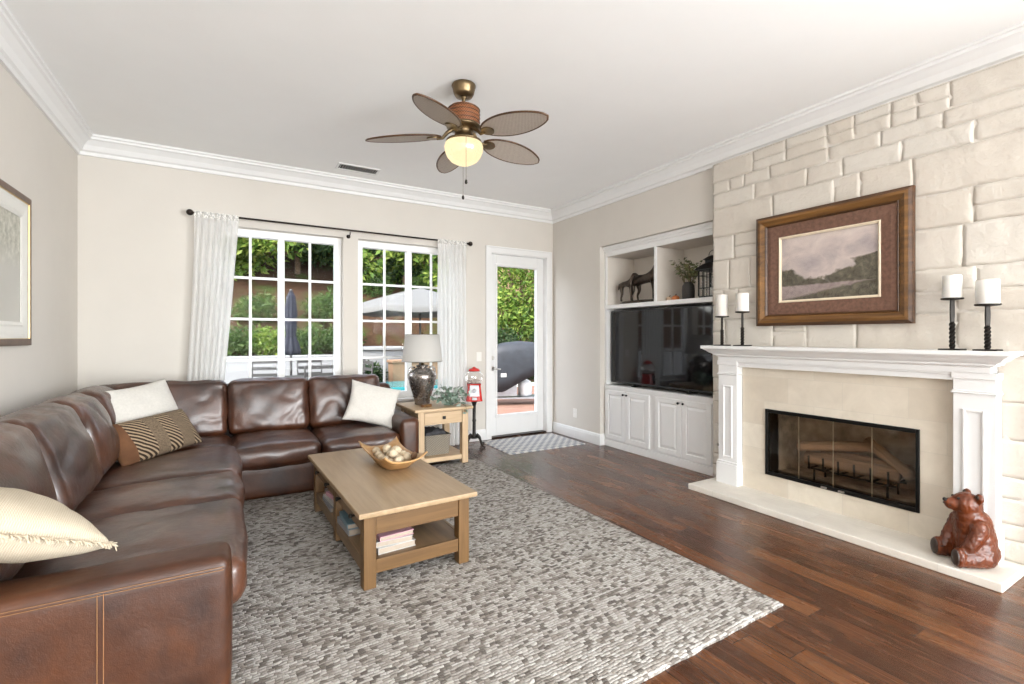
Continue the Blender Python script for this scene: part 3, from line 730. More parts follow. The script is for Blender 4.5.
# candles
def holder(y, x, zt, hp, rp, label):
    r = thing('candle_holder', label, 'candle holder', (x, y, zt), 0, 'twisted iron candle holders on the mantel')
    g = B(); box(g, -.055, .055, -.052, .052, 0, .009); obj('base', g, 'black_iron', r, bevel=.002)
    g = B(); rings = []; hs = hp - .016; n = 40
    for i in range(n + 1):
        t_ = i / n; a = min(t_ / .55, 1) * PI * 3.2; tw = t_ < .55; s = .0115 if tw else .0115 + .002 * math.sin((t_ - .55) * 7)
        rings.append([(s * (1.35 if tw else 1.05) * math.cos(a + k * PI / 2 + PI / 4), s * (1.35 if tw else 1.05) * math.sin(a + k * PI / 2 + PI / 4), .009 + hs * t_ * .999) for k in range(4)])
    loft(g, rings); obj('twisted_stem', g, 'black_iron', r)
    g = B(); lathe(g, [(.012, hp - .012), (rp * .9, hp - .008), (rp, hp - .005), (rp, hp + .002), (rp - .004, hp + .002), (rp - .006, hp)], n=28); obj('plate', g, 'black_iron', r, smooth=True)
    return r
def candle(y, x, z, rad, hgt, label):
    r = thing('pillar_candle', label, 'candle', (x, y, z), 0, 'white pillar candles on the mantel')
    g = B(); lathe(g, [(rad * .97, 0), (rad, .004), (rad, hgt - .004), (rad * .96, hgt), (rad * .80, hgt - .002), (rad * .5, hgt - .008), (0, hgt - .010)], n=28); obj('wax', g, 'candle_wax', r, smooth=True)
    g = B(); tube(g, [(0, 0, hgt - .011), (.001, 0, hgt - .003), (.003, 0, hgt + .004)], .0014, 6); obj('wick', g, 'matte_black', r)
ZM = 1.2845
for (y, hp, rp, rc, hc, lh, lc) in ((2.725, .262, .058, .048, .19, 'short iron candle holder at the left end of the mantel', 'white candle on the short holder at the left end of the mantel'),
        (2.528, .295, .058, .052, .155, 'tall iron candle holder beside the left side of the framed picture', 'white candle on the tall holder just left of the framed picture'),
        (1.143, .315, .054, .046, .138, 'tall iron candle holder just right of the framed picture', 'white candle on the tall holder just right of the framed picture'),
        (.985, .270, .058, .052, .140, 'shorter iron candle holder at the right end of the mantel', 'white candle on the shorter holder at the right end of the mantel')):
    holder(y, 3.79, ZM, hp, rp, lh); candle(y, 3.79, ZM + hp + .002, rc, hc, lc)

# ================================================================== built-in cabinet and bookcase
CX = 4.07
cb = thing('base_cabinet', 'white built-in base cabinet with four raised-panel doors under the television', 'cabinet', (CX, 3.77, 0))
g = B(); c0, c1 = 2.94, 4.595
box(g, CX + .002, 4.545, c0, c1, .0, .735); obj('carcass', g, 'white_trim', cb, absolute=True)
g = B(); box(g, CX - .012, 4.545, c0, c1, .735, .762); box(g, CX - .004, CX + .002, c0, c1, .715, .735); obj('counter', g, 'white_trim', cb, absolute=True, bevel=.004)
g = B(); box(g, CX - .015, CX + .002, c0, c1, 0, .085); obj('toe_board', g, 'white_trim', cb, absolute=True, bevel=.003)
def panel_door(root, a0, a1, z0, z1, X, ky):
    g = B(); w = .055
    for r in ((a0, a0 + w, z0, z1), (a1 - w, a1, z0, z1), (a0 + w, a1 - w, z0, z0 + w), (a0 + w, a1 - w, z1 - w, z1)): box(g, X - .020, X, *r)
    d = obj('cabinet_door', g, 'white_trim', root, absolute=True, bevel=.003)
    g = B(); i0, i1, j0, j1 = a0 + w, a1 - w, z0 + w, z1 - w; s = .035
    R = lambda m, x: [(x, i0 + m, j0 + m), (x, i1 - m, j0 + m), (x, i1 - m, j1 - m), (x, i0 + m, j1 - m)]
    loft(g, [R(0, X), R(0, X - .006), R(.008, X - .006), R(s, X - .017), R(s + .001, X - .017)]); obj('raised_panel', g, 'white_trim', d, absolute=True)
    g = B(); ball(g, (X - .036, ky, z1 - .035), (.012, .013, .013), 12, 8); tube(g, [(X - .020, ky, z1 - .035), (X - .03, ky, z1 - .035)], .006, 8); obj('knob', g, 'black_metal', d, absolute=True, smooth=True)
for a0, a1, ky in ((4.212, 4.566, 4.240), (3.84, 4.206, 4.180), (3.395, 3.752, 3.425), (3.03, 3.389, 3.362)): panel_door(cb, a0, a1, .098, .70, CX, ky)
bk = thing('built_in_bookcase', 'white built-in shelving above the television with two open cubbies', 'bookcase', (CX, 3.77, .762))
g = B(); box(g, CX, 4.545, 4.565, 4.598, .762, 2.484); obj('side_panel', g, 'white_trim', bk, absolute=True)
g = B(); box(g, CX + .03, 4.545, 2.932, 2.955, .762, 2.484); obj('side_panel', g, 'white_trim', bk, absolute=True)
g = B(); box(g, CX, 4.53, 2.955, 4.565, 1.708, 1.758); obj('shelf', g, 'white_trim', bk, absolute=True, bevel=.003)
g = B(); box(g, CX, CX + .02, 3.752, 3.784, 1.758, 2.365); dv = obj('divider', g, 'white_trim', bk, absolute=True, bevel=.003)
g = B(); box(g, CX + .02, 4.53, 3.754, 3.782, 1.758, 2.365); obj('painted_side', g, 'niche_paint', dv, absolute=True)
g = B(); box(g, CX + .02, 4.53, 4.555, 4.565, 1.758, 2.365); obj('painted_side', g, 'niche_paint', bk, absolute=True)
g = B(); box(g, CX, CX + .03, 2.955, 4.565, 2.365, 2.44); box(g, CX - .014, CX + .01, 2.935, 4.597, 2.425, 2.486); box(g, CX - .026, CX + .01, 2.935, 4.598, 2.455, 2.488); obj('header', g, 'white_trim', bk, absolute=True, bevel=.004)
g = B(); box(g, CX + .03, 4.53, 2.955, 4.565, 2.37, 2.39); obj('cubby_ceiling', g, 'niche_paint', bk, absolute=True)
g = B(); box(g, 4.53, 4.545, 2.955, 4.565, .762, 2.484); obj('back_panel', g, 'niche_paint', bk, absolute=True)
tvr = thing('television', 'large black flat screen television in the white built-in shelving', 'television', (4.13, 3.745, .765))
g = B(); t0, t1, z0, z1 = 2.962, 4.53, .795, 1.68
for r in ((t0, t0 + .012, z0, z1), (t1 - .012, t1, z0, z1), (t0, t1, z1 - .012, z1), (t0, t1, z0, z0 + .02)): box(g, 4.118, 4.135, *r)
box(g, 4.128, 4.165, t0, t1, z0, z1); obj('bezel', g, 'tv_bezel', tvr, absolute=True, bevel=.003)
g = B(); box(g, 4.124, 4.128, t0 + .011, t1 - .011, z0 + .019, z1 - .011); obj('screen', g, 'tv_screen', tvr, absolute=True)
for yy in (3.35, 4.15):
    g = B(); box(g, 4.10, 4.24, yy - .018, yy + .018, .7655, .776); box(g, 4.132, 4.152, yy - .014, yy + .014, .776, .80); obj('foot', g, 'tv_bezel', tvr, absolute=True, bevel=.003)

# ------------------------------------------------------------------ shelf ornaments
def skin_mesh(name, chains, mat, parent, sub=2, extra_bm=None):
    """one continuous body grown from a skeleton of jointed chains [(x,y,z,r),...]; equal points weld"""
    me = bpy.data.meshes.new(name); vid = {}; V = []; R = []; E = []
    for ch in chains:
        pr = None
        for p in ch:
            k = tuple(round(c, 4) for c in p[:3])
            if k not in vid: vid[k] = len(V); V.append(p[:3]); R.append(p[3])
            if pr is not None: E.append((pr, vid[k]))
            pr = vid[k]
    me.from_pydata(V, E, []); o = bpy.data.objects.new(name, me); COL.objects.link(o)
    me.materials.append(M[mat])
    o.modifiers.new('skin', 'SKIN').use_smooth_shade = True
    for i, r in enumerate(R): me.skin_vertices[0].data[i].radius = (r, r)
    me.skin_vertices[0].data[0].use_root = True
    s = o.modifiers.new('sub', 'SUBSURF'); s.levels = s.render_levels = sub
    o.parent = parent; return o
hs = thing('horse_sculpture', 'dark bronze mare and foal sculpture on the left cubby shelf', 'sculpture', (4.24, 4.10, 1.7585))
g = B(); n = 28
loft(g, [[(.135 * math.cos(2 * PI * i / n) * s_, .36 * math.sin(2 * PI * i / n) * s_ + (.02 * math.sin(i * 1.9)), z_) for i in range(n)] for s_, z_ in ((1, 0), (1, .022), (.93, .034), (.6, .040))]); obj('sculpture_base', g, 'statue_bronze', hs, smooth=True)
# mare: head towards -y (to the right), body along y
mare = [[(.0, .10, .305, .062), (.0, .02, .290, .060), (.0, -.07, .295, .060), (.0, -.14, .315, .055), (.0, -.18, .375, .042), (.0, -.205, .440, .034), (.0, -.225, .485, .028), (.0, -.262, .472, .024), (.0, -.30, .442, .016), (0, -.325, .425, .013)],
        [(0, .10, .305, .062), (0, .145, .33, .03), (0, .175, .315, .016), (0, .19, .25, .014), (0, .195, .18, .008)]]
for s_, dy in ((.035, .0), (-.035, .03)):
    mare.append([(0, .10, .305, .062), (s_, .12 + dy, .235, .036), (s_, .10 + dy, .165, .020), (s_, .135 + dy, .105, .013), (s_, .125 + dy, .05, .011), (s_, .115 + dy, .036, .014)])
    mare.append([(0, -.14, .315, .055), (s_, -.15 - dy, .225, .026), (s_, -.155 - dy, .14, .015), (s_, -.15 - dy, .06, .010), (s_, -.16 - dy, .036, .014)])
skin_mesh('mare', mare, 'statue_bronze', hs)
fo = [[(-.05, .27, .205, .030), (-.05, .21, .200, .028), (-.05, .165, .210, .027), (-.05, .135, .245, .019), (-.05, .118, .285, .017), (-.05, .09, .280, .014), (-.05, .065, .262, .009)], [(-.05, .27, .205, .030), (-.05, .305, .20, .010), (-.05, .315, .15, .007)]]
for s_, dy in ((.016, 0), (-.016, .02)):
    fo.append([(-.05, .27, .205, .030), (-.05 + s_, .285 - dy, .15, .016), (-.05 + s_, .275 - dy, .11, .010), (-.05 + s_, .292 - dy, .07, .008), (-.05 + s_, .285 - dy, .036, .009)])
    fo.append([(-.05, .165, .210, .027), (-.05 + s_, .165 - dy, .15, .012), (-.05 + s_, .162 - dy, .09, .008), (-.05 + s_, .155 - dy, .036, .009)])
fo = [[(x - .035, .205 + (y - .215) * 1.3, .036 + (z_ - .036) * 1.28, r_ * 1.25) for x, y, z_, r_ in ch] for ch in fo]
skin_mesh('foal', fo, 'statue_bronze', hs)
for s_ in (.012, -.012):
    g = B(); lathe(g, [(.006, 0), (.008, .012), (.001, .03)], (s_, -.222, .500), 8); obj('ear', g, 'statue_bronze', hs, smooth=True)
def pumpkin(loc, r, mat, label):
    t_ = thing('pumpkin_ornament', label, 'ornament', loc, 0, 'little pumpkins on the shelf'); g = B(); n = 32; rings = []
    for j in range(11):
        a = PI * j / 10; rings.append([(r * max(.04, math.sin(a)) * (1 + .10 * abs(math.cos(4 * (2 * PI * i / n)))) * math.cos(2 * PI * i / n), r * max(.04, math.sin(a)) * (1 + .10 * abs(math.cos(4 * (2 * PI * i / n)))) * math.sin(2 * PI * i / n), r * .78 * (1 - math.cos(a))) for i in range(n)])
    loft(g, rings); obj('pumpkin', g, mat, t_, smooth=True); g = B(); tube(g, [(0, 0, r * 1.5), (.004, 0, r * 1.75), (.012, 0, r * 1.95)], [.008, .006, .005], 8); obj('stem', g, 'bark', t_, smooth=True)
pumpkin((4.22, 3.610, 1.7585), .038, 'pumpkin_orange', 'small orange pumpkin ornament on the shelf beside the vase'); pumpkin((4.22, 3.695, 1.7585), .033, 'pumpkin_tan', 'small tan pumpkin ornament on the shelf right beside the divider')
vs = thing('vase', 'dark cylindrical vase holding sprigs of greenery on the right cubby shelf', 'vase', (4.22, 3.44, 1.7585))
g = B(); lathe(g, [(.055, 0), (.064, .01), (.066, .10), (.062, .15), (.05, .168), (.048, .18), (.052, .186), (.044, .186), (.040, .16), (.04, .03)], n=24, cap=False); obj('vessel', g, 'dark_pot', vs, smooth=True)
rng = random.Random(5); g = B(); st = B()
for i in range(26):
    a = rng.random() * 2 * PI; sp = rng.uniform(.02, .16); top = Vector((sp * math.cos(a), sp * math.sin(a), rng.uniform(.27, .44))); p0 = Vector((.02 * math.cos(a), .02 * math.sin(a), .10)); mid = (p0 + top) / 2 + Vector((0, 0, .04)); tube(st, [p0, mid, top], .0022, 5)
    for q in range(11):
        t_ = .35 + .65 * q / 10; p = p0.lerp(mid, t_ * 2) if t_ < .5 else mid.lerp(top, t_ * 2 - 1); leaves(g, rng, [(p, (.012, .012, .012))], 1, .045, 0, .5)
obj('sprig_leaves', g, 'leaf_olive', vs); obj('sprig_stems', st, 'bark', vs)
ln = thing('lantern', 'black metal lantern with glass panes at the right end of the cubby shelf', 'lantern', (4.22, 3.14, 1.7585))
g = B(); s = .095
box(g, -s, s, -s, s, 0, .018); box(g, -s, s, -s, s, .272, .286)
for sx in (-1, 1):
    for sy in (-1, 1): box(g, sx * s - .006, sx * s + .006, sy * s - .006, sy * s + .006, .018, .272)
    for q in (-.033, .033):
        box(g, sx * s - .003, sx * s + .003, q - .003, q + .003, .018, .272); box(g, q - .003, q + .003, sx * s - .003, sx * s + .003, .018, .272)
    for zz in (.10, .225): box(g, sx * s - .003, sx * s + .003, -s, s, zz - .003, zz + .003); box(g, -s, s, sx * s - .003, sx * s + .003, zz - .003, zz + .003)
obj('cage', g, 'black_metal', ln)
g = B(); sq = lambda r, z: [(-r, -r, z), (r, -r, z), (r, r, z), (-r, r, z)]
loft(g, [sq(.125, .286), sq(.122, .296), sq(.07, .345), sq(.052, .355), sq(.052, .385), sq(.07, .39), sq(.03, .425), sq(.008, .435)]); obj('roof', g, 'black_metal', ln)
g = B(); tube(g, [(.0, .045 * math.cos(a), .435 + .045 * math.sin(a) * 1.1) for a in [PI * i / 12 for i in range(13)]], .004, 6); obj('handle', g, 'black_metal', ln, smooth=True)
g = B()
for sx in (-1, 1): box(g, sx * (s - .004) - .001, sx * (s - .004) + .001, -s + .008, s - .008, .018, .272); box(g, -s + .008, s - .008, sx * (s - .004) - .001, sx * (s - .004) + .001, .018, .272)
obj('lantern_glass', g, 'window_glass', ln)
g = B(); lathe(g, [(.035, .019), (.035, .11), (.02, .112)], n=20); g = obj('lantern_candle', g, 'candle_wax', smooth=True); g.location = (4.22, 3.14, 1.7585); tag(g, 'white candle inside the black lantern on the cubby shelf', 'candle')
# ================================================================== rugs
def slab_rug(name, cx, cy, w, l, rz, th, mat, label, cat, wob=.006):
    g = B(); n, m = 60, 90; T = {}
    for i in range(n + 1):
        for j in range(m + 1):
            u, v = i / n - .5, j / m - .5; x, y = u * w, v * l
            if i in (0, n): x += wob * mnoise.noise(Vector((y * 9, i, 0)))
            if j in (0, m): y += wob * mnoise.noise(Vector((x * 9, j, 4)))
            e = min(.5 - abs(u), .5 - abs(v)); T[i, j] = (x, y, th * (1 if e > .0005 else .75))
    tp = {k: g.verts.new(p) for k, p in T.items()}; bt = {}
    for i in range(n):
        for j in range(m): g.faces.new((tp[i, j], tp[i + 1, j], tp[i + 1, j + 1], tp[i, j + 1]))
    ring = [(i, 0) for i in range(n)] + [(n, j) for j in range(m)] + [(i, m) for i in range(n, 0, -1)] + [(0, j) for j in range(m, 0, -1)]
    for k in ring: p = T[k]; bt[k] = g.verts.new((p[0], p[1], .0008))
    for a, c in zip(ring, ring[1:] + ring[:1]): g.faces.new((tp[c], tp[a], bt[a], bt[c]))
    o = obj(name, g, mat, smooth=True); o.location = (cx, cy, 0); o.rotation_euler = (0, 0, rz); return tag(o, label, cat)
slab_rug('area_rug', 1.05, 3.055, 2.66, 3.40, math.radians(1.4), .013, 'woven_rug', 'large chunky woven grey and cream area rug under the coffee table', 'rug')
slab_rug('door_mat', 3.335, 5.13, 1.10, .77, math.radians(-1), .009, 'trellis_mat', 'small grey and white trellis patterned mat on the floor at the glazed door', 'mat', .003)

# ================================================================== sofa
sf = thing('sectional_sofa', 'brown leather L-shaped sectional sofa along the left wall and under the windows', 'sofa', (-.55, 4.0, .014))
Z0 = .016
def soft(name, c, size, mat='leather', **kw):
    g = B(); puff(g, c, size, **kw); return obj(name, g, mat, sf, smooth=True, absolute=True)
soft('base', (-.555, 3.72, .17), (1.10, 3.40, .30), 'leather_warm', r=.03, n=(14, 30, 6), wr=.003, seed=1)
soft('base', (.77, 4.945, .165), (1.60, .96, .30), 'leather_warm', r=.03, n=(24, 14, 6), wr=.004, seed=2)
soft('back_frame', (-1.045, 3.75, .44), (.17, 3.46, .80), 'leather_warm', r=.05, n=(6, 30, 12), wr=.004, seed=3)
soft('back_frame', (.22, 5.415, .44), (2.70, .17, .80), 'leather_warm', r=.05, n=(30, 6, 12), wr=.004, seed=4)
na = soft('armrest', (-.562, 2.10, .295), (1.13, .20, .56), 'leather_warm', r=.038, crown=(.004, .006, .004), n=(40, 10, 22), wr=.0035, seed=5)
soft('armrest', (1.475, 4.92, .30), (.19, 1.06, .57), 'leather_warm', r=.045, crown=(.006, .006, .008), n=(10, 30, 18), wr=.004, seed=6)
g = B()
for xx in (-.368, -.352): tube(g, [(xx, 1.992, .02 + .02 * i) for i in range(27)], .0014, 5)
for zz in (.545, .535): tube(g, [(-1.1 + i * .03, 1.9945 - (.0004 if zz < .54 else 0), zz) for i in range(37)], .0014, 5)
obj('stitching', g, 'thread', na, absolute=True, smooth=True)
# seat cushions: left run from the near arm, then corner, then under the windows
for k, (a0, a1, sd) in enumerate(((2.195, 3.09, 11), (3.09, 3.68, 12), (3.68, 4.56, 13))):
    soft('seat_cushion', (-.41, (a0 + a1) / 2, .375), (.93, a1 - a0 + .012, .20), r=.062, crown=(.022, .004, .028), n=(34, 28, 10), wr=.008, seed=sd, fr=3.6, mtx=Matrix.Rotation(math.radians(-1.2), 4, 'Y'))
soft('seat_cushion', (-.42, 4.84, .372), (.86, .55, .20), r=.06, crown=(.01, .006, .028), n=(28, 22, 10), wr=.007, seed=14)
soft('seat_cushion', (.345, 4.79, .37), (.685, .78, .20), r=.065, crown=(.006, .024, .030), n=(28, 30, 10), wr=.008, seed=15, fr=3.8)
soft('seat_cushion', (1.035, 4.77, .37), (.695, .80, .20), r=.065, crown=(.006, .024, .030), n=(28, 30, 10), wr=.008, seed=16, fr=3.8)
def lean_x(d): return Matrix.Rotation(math.radians(-d), 4, 'Y')
def lean_y(d): return Matrix.Rotation(math.radians(-d), 4, 'X')
for (a0, a1, sd, ln_) in ((2.22, 3.06, 21, 17), (3.04, 3.80, 22, 18), (3.79, 4.36, 23, 17), (4.36, 4.92, 24, 15)):
    soft('back_cushion', (-.855, (a0 + a1) / 2, .705), (.25, a1 - a0 + .004, .56), r=.085, crown=(.072, .006, .016), n=(14, 36, 36), wr=.013, seed=sd, fr=3.0, mtx=lean_x(ln_))
for (a0, a1, sd) in ((-.99, -.02, 31), (-.022, .675, 32), (.673, 1.378, 33)):
    soft('back_cushion', ((a0 + a1) / 2, 5.175, .70), (a1 - a0, .24, .52), r=.062, crown=(.006, .040, .010), n=(38, 12, 32), wr=.011, seed=sd, fr=3.4, mtx=lean_y(12))
for x, y in ((-1.05, 2.1), (-.05, 2.1), (1.5, 4.5), (1.5, 5.4)):
    g = B(); box(g, x - .03, x + .03, y - .03, y + .03, .0142, .04); obj('foot', g, 'black_metal', sf, absolute=True)

# throw pillows
def cushion(name, label, loc, right, up, a, b, T, mat, sd, group=None, k=.10, wr=.006, pw=.42):
    r = thing(name, label, 'pillow', loc, 0, group); r.rotation_euler = orient(right, up)
    g = B(); pillow(g, a, b, T, seed=sd, k=k, wr=wr, pw=pw); obj('cover', g, mat, r, smooth=True); return r
rt = Vector((.578, .816, 0)); nm = Vector((.816, -.578, 0))
def leaned(t): return Vector((0, 0, 1)) * math.cos(t) - nm * math.sin(t)
u1 = leaned(math.radians(34)); u2 = leaned(math.radians(24))
cushion('throw_pillow', 'plain white square throw pillow in the corner of the sofa behind the patterned one', (-.59, 4.69, .73), rt + Vector((0, 0, .05)), u2, .36, .285, .10, 'white_fabric', 2)
cushion('throw_pillow', 'brown striped rectangular lumbar pillow in front of the white one in the sofa corner', (-.485, 4.44, .625), rt + Vector((0, 0, .03)), u1, .37, .165, .085, 'lumbar_stripe', 5, k=.05, wr=.004)
r2 = Vector((.95, -.20, -.25)); cushion('throw_pillow', 'white square throw pillow at the right end of the sofa by the lamp table', (1.225, 4.82, .69), r2, Vector((.34, .42, .85)), .25, .215, .085, 'white_fabric', 8)
# cream pillow with a fringed edge tucked against the near arm
cp = thing('fringed_pillow', 'cream ribbed pillow with a shaggy fringe lying at the near arm of the sofa', 'pillow', tuple(Vector((-.35, 2.20, .608)) - Vector((.73, .52, -.44)).normalized() * .27 + Vector((-.58, .74, .10)).normalized() * .27))
cp.rotation_euler = orient((.73, .52, -.44), (-.62, .67, .10))
g = B(); pillow(g, .27, .27, .11, seed=4, k=.07, wr=.004); obj('cover', g, 'rib_knit', cp, smooth=True)
rng = random.Random(8); g = B()
for i in range(150):
    u = -1 + 2 * i / 149; x = .265 * u; y = -.27 * (1 - .07 * (1 - u * u)); dx = rng.uniform(-.012, .012)
    L = rng.uniform(.030, .058); tube(g, [(x, y + .004, rng.uniform(-.004, .004)), (x + dx * .5, y - L * .5, .006), (x + dx, y - L, rng.uniform(-.012, .010))], [.0030, .0026, .0016], 5)
for i in range(110):
    u = -1 + 2 * i / 109; y = .265 * u; x = .27 * (1 - .07 * (1 - u * u)); dy = rng.uniform(-.012, .012); L = rng.uniform(.012, .022)
    tube(g, [(x - .004, y, 0), (x + L, y + dy, rng.uniform(-.01, .008))], [.0028, .0016], 5)
obj('fringe', g, 'fringe', cp, smooth=True)

# ================================================================== coffee table
TX, TY, TR = .899, 3.303, math.radians(2.0)
ct = thing('coffee_table', 'brown oak coffee table with drawers and a lower shelf on the rug', 'table', (TX, TY, .0135), TR)
hw, hl, zt = .350, .750, .44 - .0135
g = B(); box(g, -hw, hw, -hl, hl, zt - .030, zt); obj('tabletop', g, 'oak_top', ct, bevel=.006)
lg = .068; ix, iy = hw - .036, hl - .040
for sx in (-1, 1):
    for sy in (-1, 1):
        g = B(); xs = sorted((sx * ix, sx * (ix - lg))); ys = sorted((sy * iy, sy * (iy - lg))); box(g, xs[0], xs[1], ys[0], ys[1], 0, zt - .030); obj('leg', g, 'oak', ct, bevel=.004)
for sx in (-1, 1):
    g = B(); xs = sorted((sx * (ix - .004), sx * (ix - .050))); box(g, xs[0], xs[1], -.034, .034, 0.02, zt - .03); obj('middle_post', g, 'oak', ct, bevel=.003)
    xs = sorted((sx * (ix - .008), sx * (ix - .030))); g = B(); box(g, xs[0], xs[1], -iy + lg, iy - lg, .075, .150); obj('side_rail', g, 'oak_y', ct, bevel=.003)
    g = B(); box(g, xs[0], xs[1], -iy + lg, iy - lg, zt - .045, zt - .03); obj('top_rail', g, 'oak_y', ct)
for sy in (-1, 1):
    ys = sorted((sy * (iy - .008), sy * (iy - .030))); g = B(); box(g, -ix + lg, ix - lg, ys[0], ys[1], .285, zt - .03); obj('end_apron', g, 'oak_x', ct, bevel=.003)
    g = B(); box(g, -ix + lg, ix - lg, ys[0], ys[1], .075, .150); obj('end_rail', g, 'oak_x', ct, bevel=.003)
g = B(); box(g, -ix + .02, ix - .02, -iy + .02, iy - .02, .132, .148); obj('lower_shelf', g, 'oak_y', ct)
g = B(); box(g, -ix + .05, ix - .05, -iy + lg, iy - lg, .290, .300); obj('drawer_floor', g, 'oak_y', ct)
for a0, a1 in ((-iy + lg + .004, -.038), (.038, iy - lg - .004)):
    for sx in (-1, 1):
        g = B(); xs = sorted((sx * (ix - .004), sx * (ix - .024))); box(g, xs[0], xs[1], a0, a1, .296, zt - .047); d = obj('drawer', g, 'oak_y', ct, bevel=.003)
        for q in (.22, .78):
            yy = a0 + (a1 - a0) * q; g = B(); tube(g, [(sx * (ix - .006), yy, .34), (sx * (ix + .006), yy, .34), (sx * (ix + .014), yy, .34), (sx * (ix + .024), yy, .34), (sx * (ix + .028), yy, .34)], [.008, .006, .013, .015, .008], 12); obj('knob', g, 'black_iron', d, smooth=True)
def onT(x, y, z): c, s_ = math.cos(TR), math.sin(TR); return (TX + c * x - s_ * y, TY + s_ * x + c * y, z)
def book(x, y, z, w, l, h, rz, cov, label, group):
    r = thing('book', label, 'book', onT(x, y, z), TR + rz, group); g = B(); c = .003
    box(g, -w / 2, w / 2, -l / 2, l / 2, 0, c); box(g, -w / 2, w / 2, -l / 2, l / 2, h - c, h); box(g, -w / 2, -w / 2 + c, -l / 2, l / 2, c, h - c); obj('cover', g, cov, r)
    g = B(); box(g, -w / 2 + c, w / 2 - .004, -l / 2 + .004, l / 2 - .004, c, h - c); obj('pages', g, 'paper', r)
SHZ = .0135 + .1485
z = SHZ
for h, w, l, rz, cv, lb in ((.034, .22, .30, .04, 'book_white', 'bottom cream paged book of the stack at the near end of the table shelf'), (.030, .21, .29, -.05, 'book_white', 'middle cream paged book of the stack at the near end of the table shelf'), (.026, .20, .28, .06, 'book_pink', 'top book of the cream paged stack at the near end of the table shelf')):
    book(-.115, -.50, z, w, l, h, rz, cv, lb, 'books on the coffee table shelf'); z += h + .0006
z = SHZ
for h, w, l, rz, cv, lb in ((.038, .20, .27, .03, 'book_grey', 'bottom grey book of the stack beside the middle post on the table shelf'), (.030, .19, .26, -.04, 'book_teal', 'dark teal book on top of the grey book on the table shelf')):
    book(-.20, -.18, z, w, l, h, rz, cv, lb, 'books on the coffee table shelf'); z += h + .0006
z = SHZ
for h, w, l, rz, cv, lb in ((.030, .22, .30, -.02, 'book_grey', 'grey book lying at the far end of the coffee table shelf'), (.018, .20, .27, .05, 'book_white', 'thin white book on the grey one at the far end of the shelf'), (.024, .16, .22, .15, 'book_pink', 'pink covered book topmost at the far end of the shelf')):
    book(-.19, .30, z, w, l, h, rz, cv, lb, 'books on the coffee table shelf'); z += h + .0006
# dough bowl with decorative balls
bw = thing('wooden_bowl', 'rectangular carved wooden bowl with raised corners on the coffee table', 'bowl', onT(.110, .117, .4405), TR + math.radians(1))
g = B(); n = 20; a, b_ = .152, .305; F = {}; Gd = {}
for i in range(n + 1):
    for j in range(n + 1):
        u, v = 2 * i / n - 1, 2 * j / n - 1; rr = max(abs(u), abs(v)); e = (abs(u) ** 4 + abs(v) ** 4) ** .25
        x, y = a * u * (1 - .06 * (1 - v * v) * u * u), b_ * v * (1 - .05 * (1 - u * u) * v * v)
        zo = .006 + .072 * max(0, (e - .60) / .40) ** .85 + .024 * (u * u * v * v) ** 1.2; zo = .0005 if e < .55 else zo
        F[i, j] = g.verts.new((x * (.96 + .04 * rr), y * (.96 + .04 * rr), zo)); zi = .014 + .068 * max(0, (e - .52) / .48) ** 1.0 + .024 * (u * u * v * v) ** 1.2
        Gd[i, j] = g.verts.new((x * .965, y * .975, max(zi, zo + .006)))
for i in range(n):
    for j in range(n):
        g.faces.new((F[i, j], F[i, j + 1], F[i + 1, j + 1], F[i + 1, j])); g.faces.new((Gd[i, j], Gd[i + 1, j], Gd[i + 1, j + 1], Gd[i, j + 1]))
ring = [(i, 0) for i in range(n)] + [(n, j) for j in range(n)] + [(i, n) for i in range(n, 0, -1)] + [(0, j) for j in range(n, 0, -1)]
for p, q in zip(ring, ring[1:] + ring[:1]): g.faces.new((F[p], F[q], Gd[q], Gd[p]))
obj('bowl', g, 'bowl_wood', bw, smooth=True)
rng = random.Random(21)
g = B(); ball(g, (0, 0, .034), .034, 20, 14)
for v in g.verts: d = (v.co - Vector((0, 0, .034))).normalized(); v.co += d * (.0045 * abs(mnoise.noise(d * 6)) - .002 + .002 * math.sin(d.z * 30))
proto = obj('decorative_ball', g, 'sola_cream', smooth=True); spots = []
def bowl_z(x, y):
    e = (abs(x / a) ** 4 + abs(y / b_) ** 4) ** .25; return .4405 + .022 + .068 * max(0, (e - .52) / .48) ** 1.0
cc = bw.location; first = True
lay = [(-.055, .18), (.03, .19), (-.06, .10), (.015, .115), (.075, .14), (-.065, .02), (.008, .04), (.078, .06), (-.06, -.065), (.012, -.04), (.08, -.02), (-.055, -.15), (.018, -.125), (.078, -.105), (-.02, -.20)]
for i, (x, y) in enumerate(lay):
    o = proto if first else proto.copy()
    if not first: COL.objects.link(o)
    first = False; s_ = rng.uniform(.85, 1.08); p = onT(.110 + x, .117 + y, bowl_z(x, y) + .002); o.location = p; o.scale = (s_,) * 3; o.rotation_euler = (0, 0, rng.random() * 6)
    tag(o, 'cream textured decorative ball lying in the wooden bowl', 'ornament', 'cream balls filling the wooden bowl')
for x, y in ((-.02, .075), (.045, -.002), (-.025, -.10)):
    o = proto.copy(); COL.objects.link(o); o.location = onT(.110 + x, .117 + y, bowl_z(x, y) + .048); o.scale = (.95,) * 3; o.rotation_euler = (.4, 0, rng.random() * 6)
    tag(o, 'cream textured decorative ball heaped on the others in the wooden bowl', 'ornament', 'cream balls filling the wooden bowl')
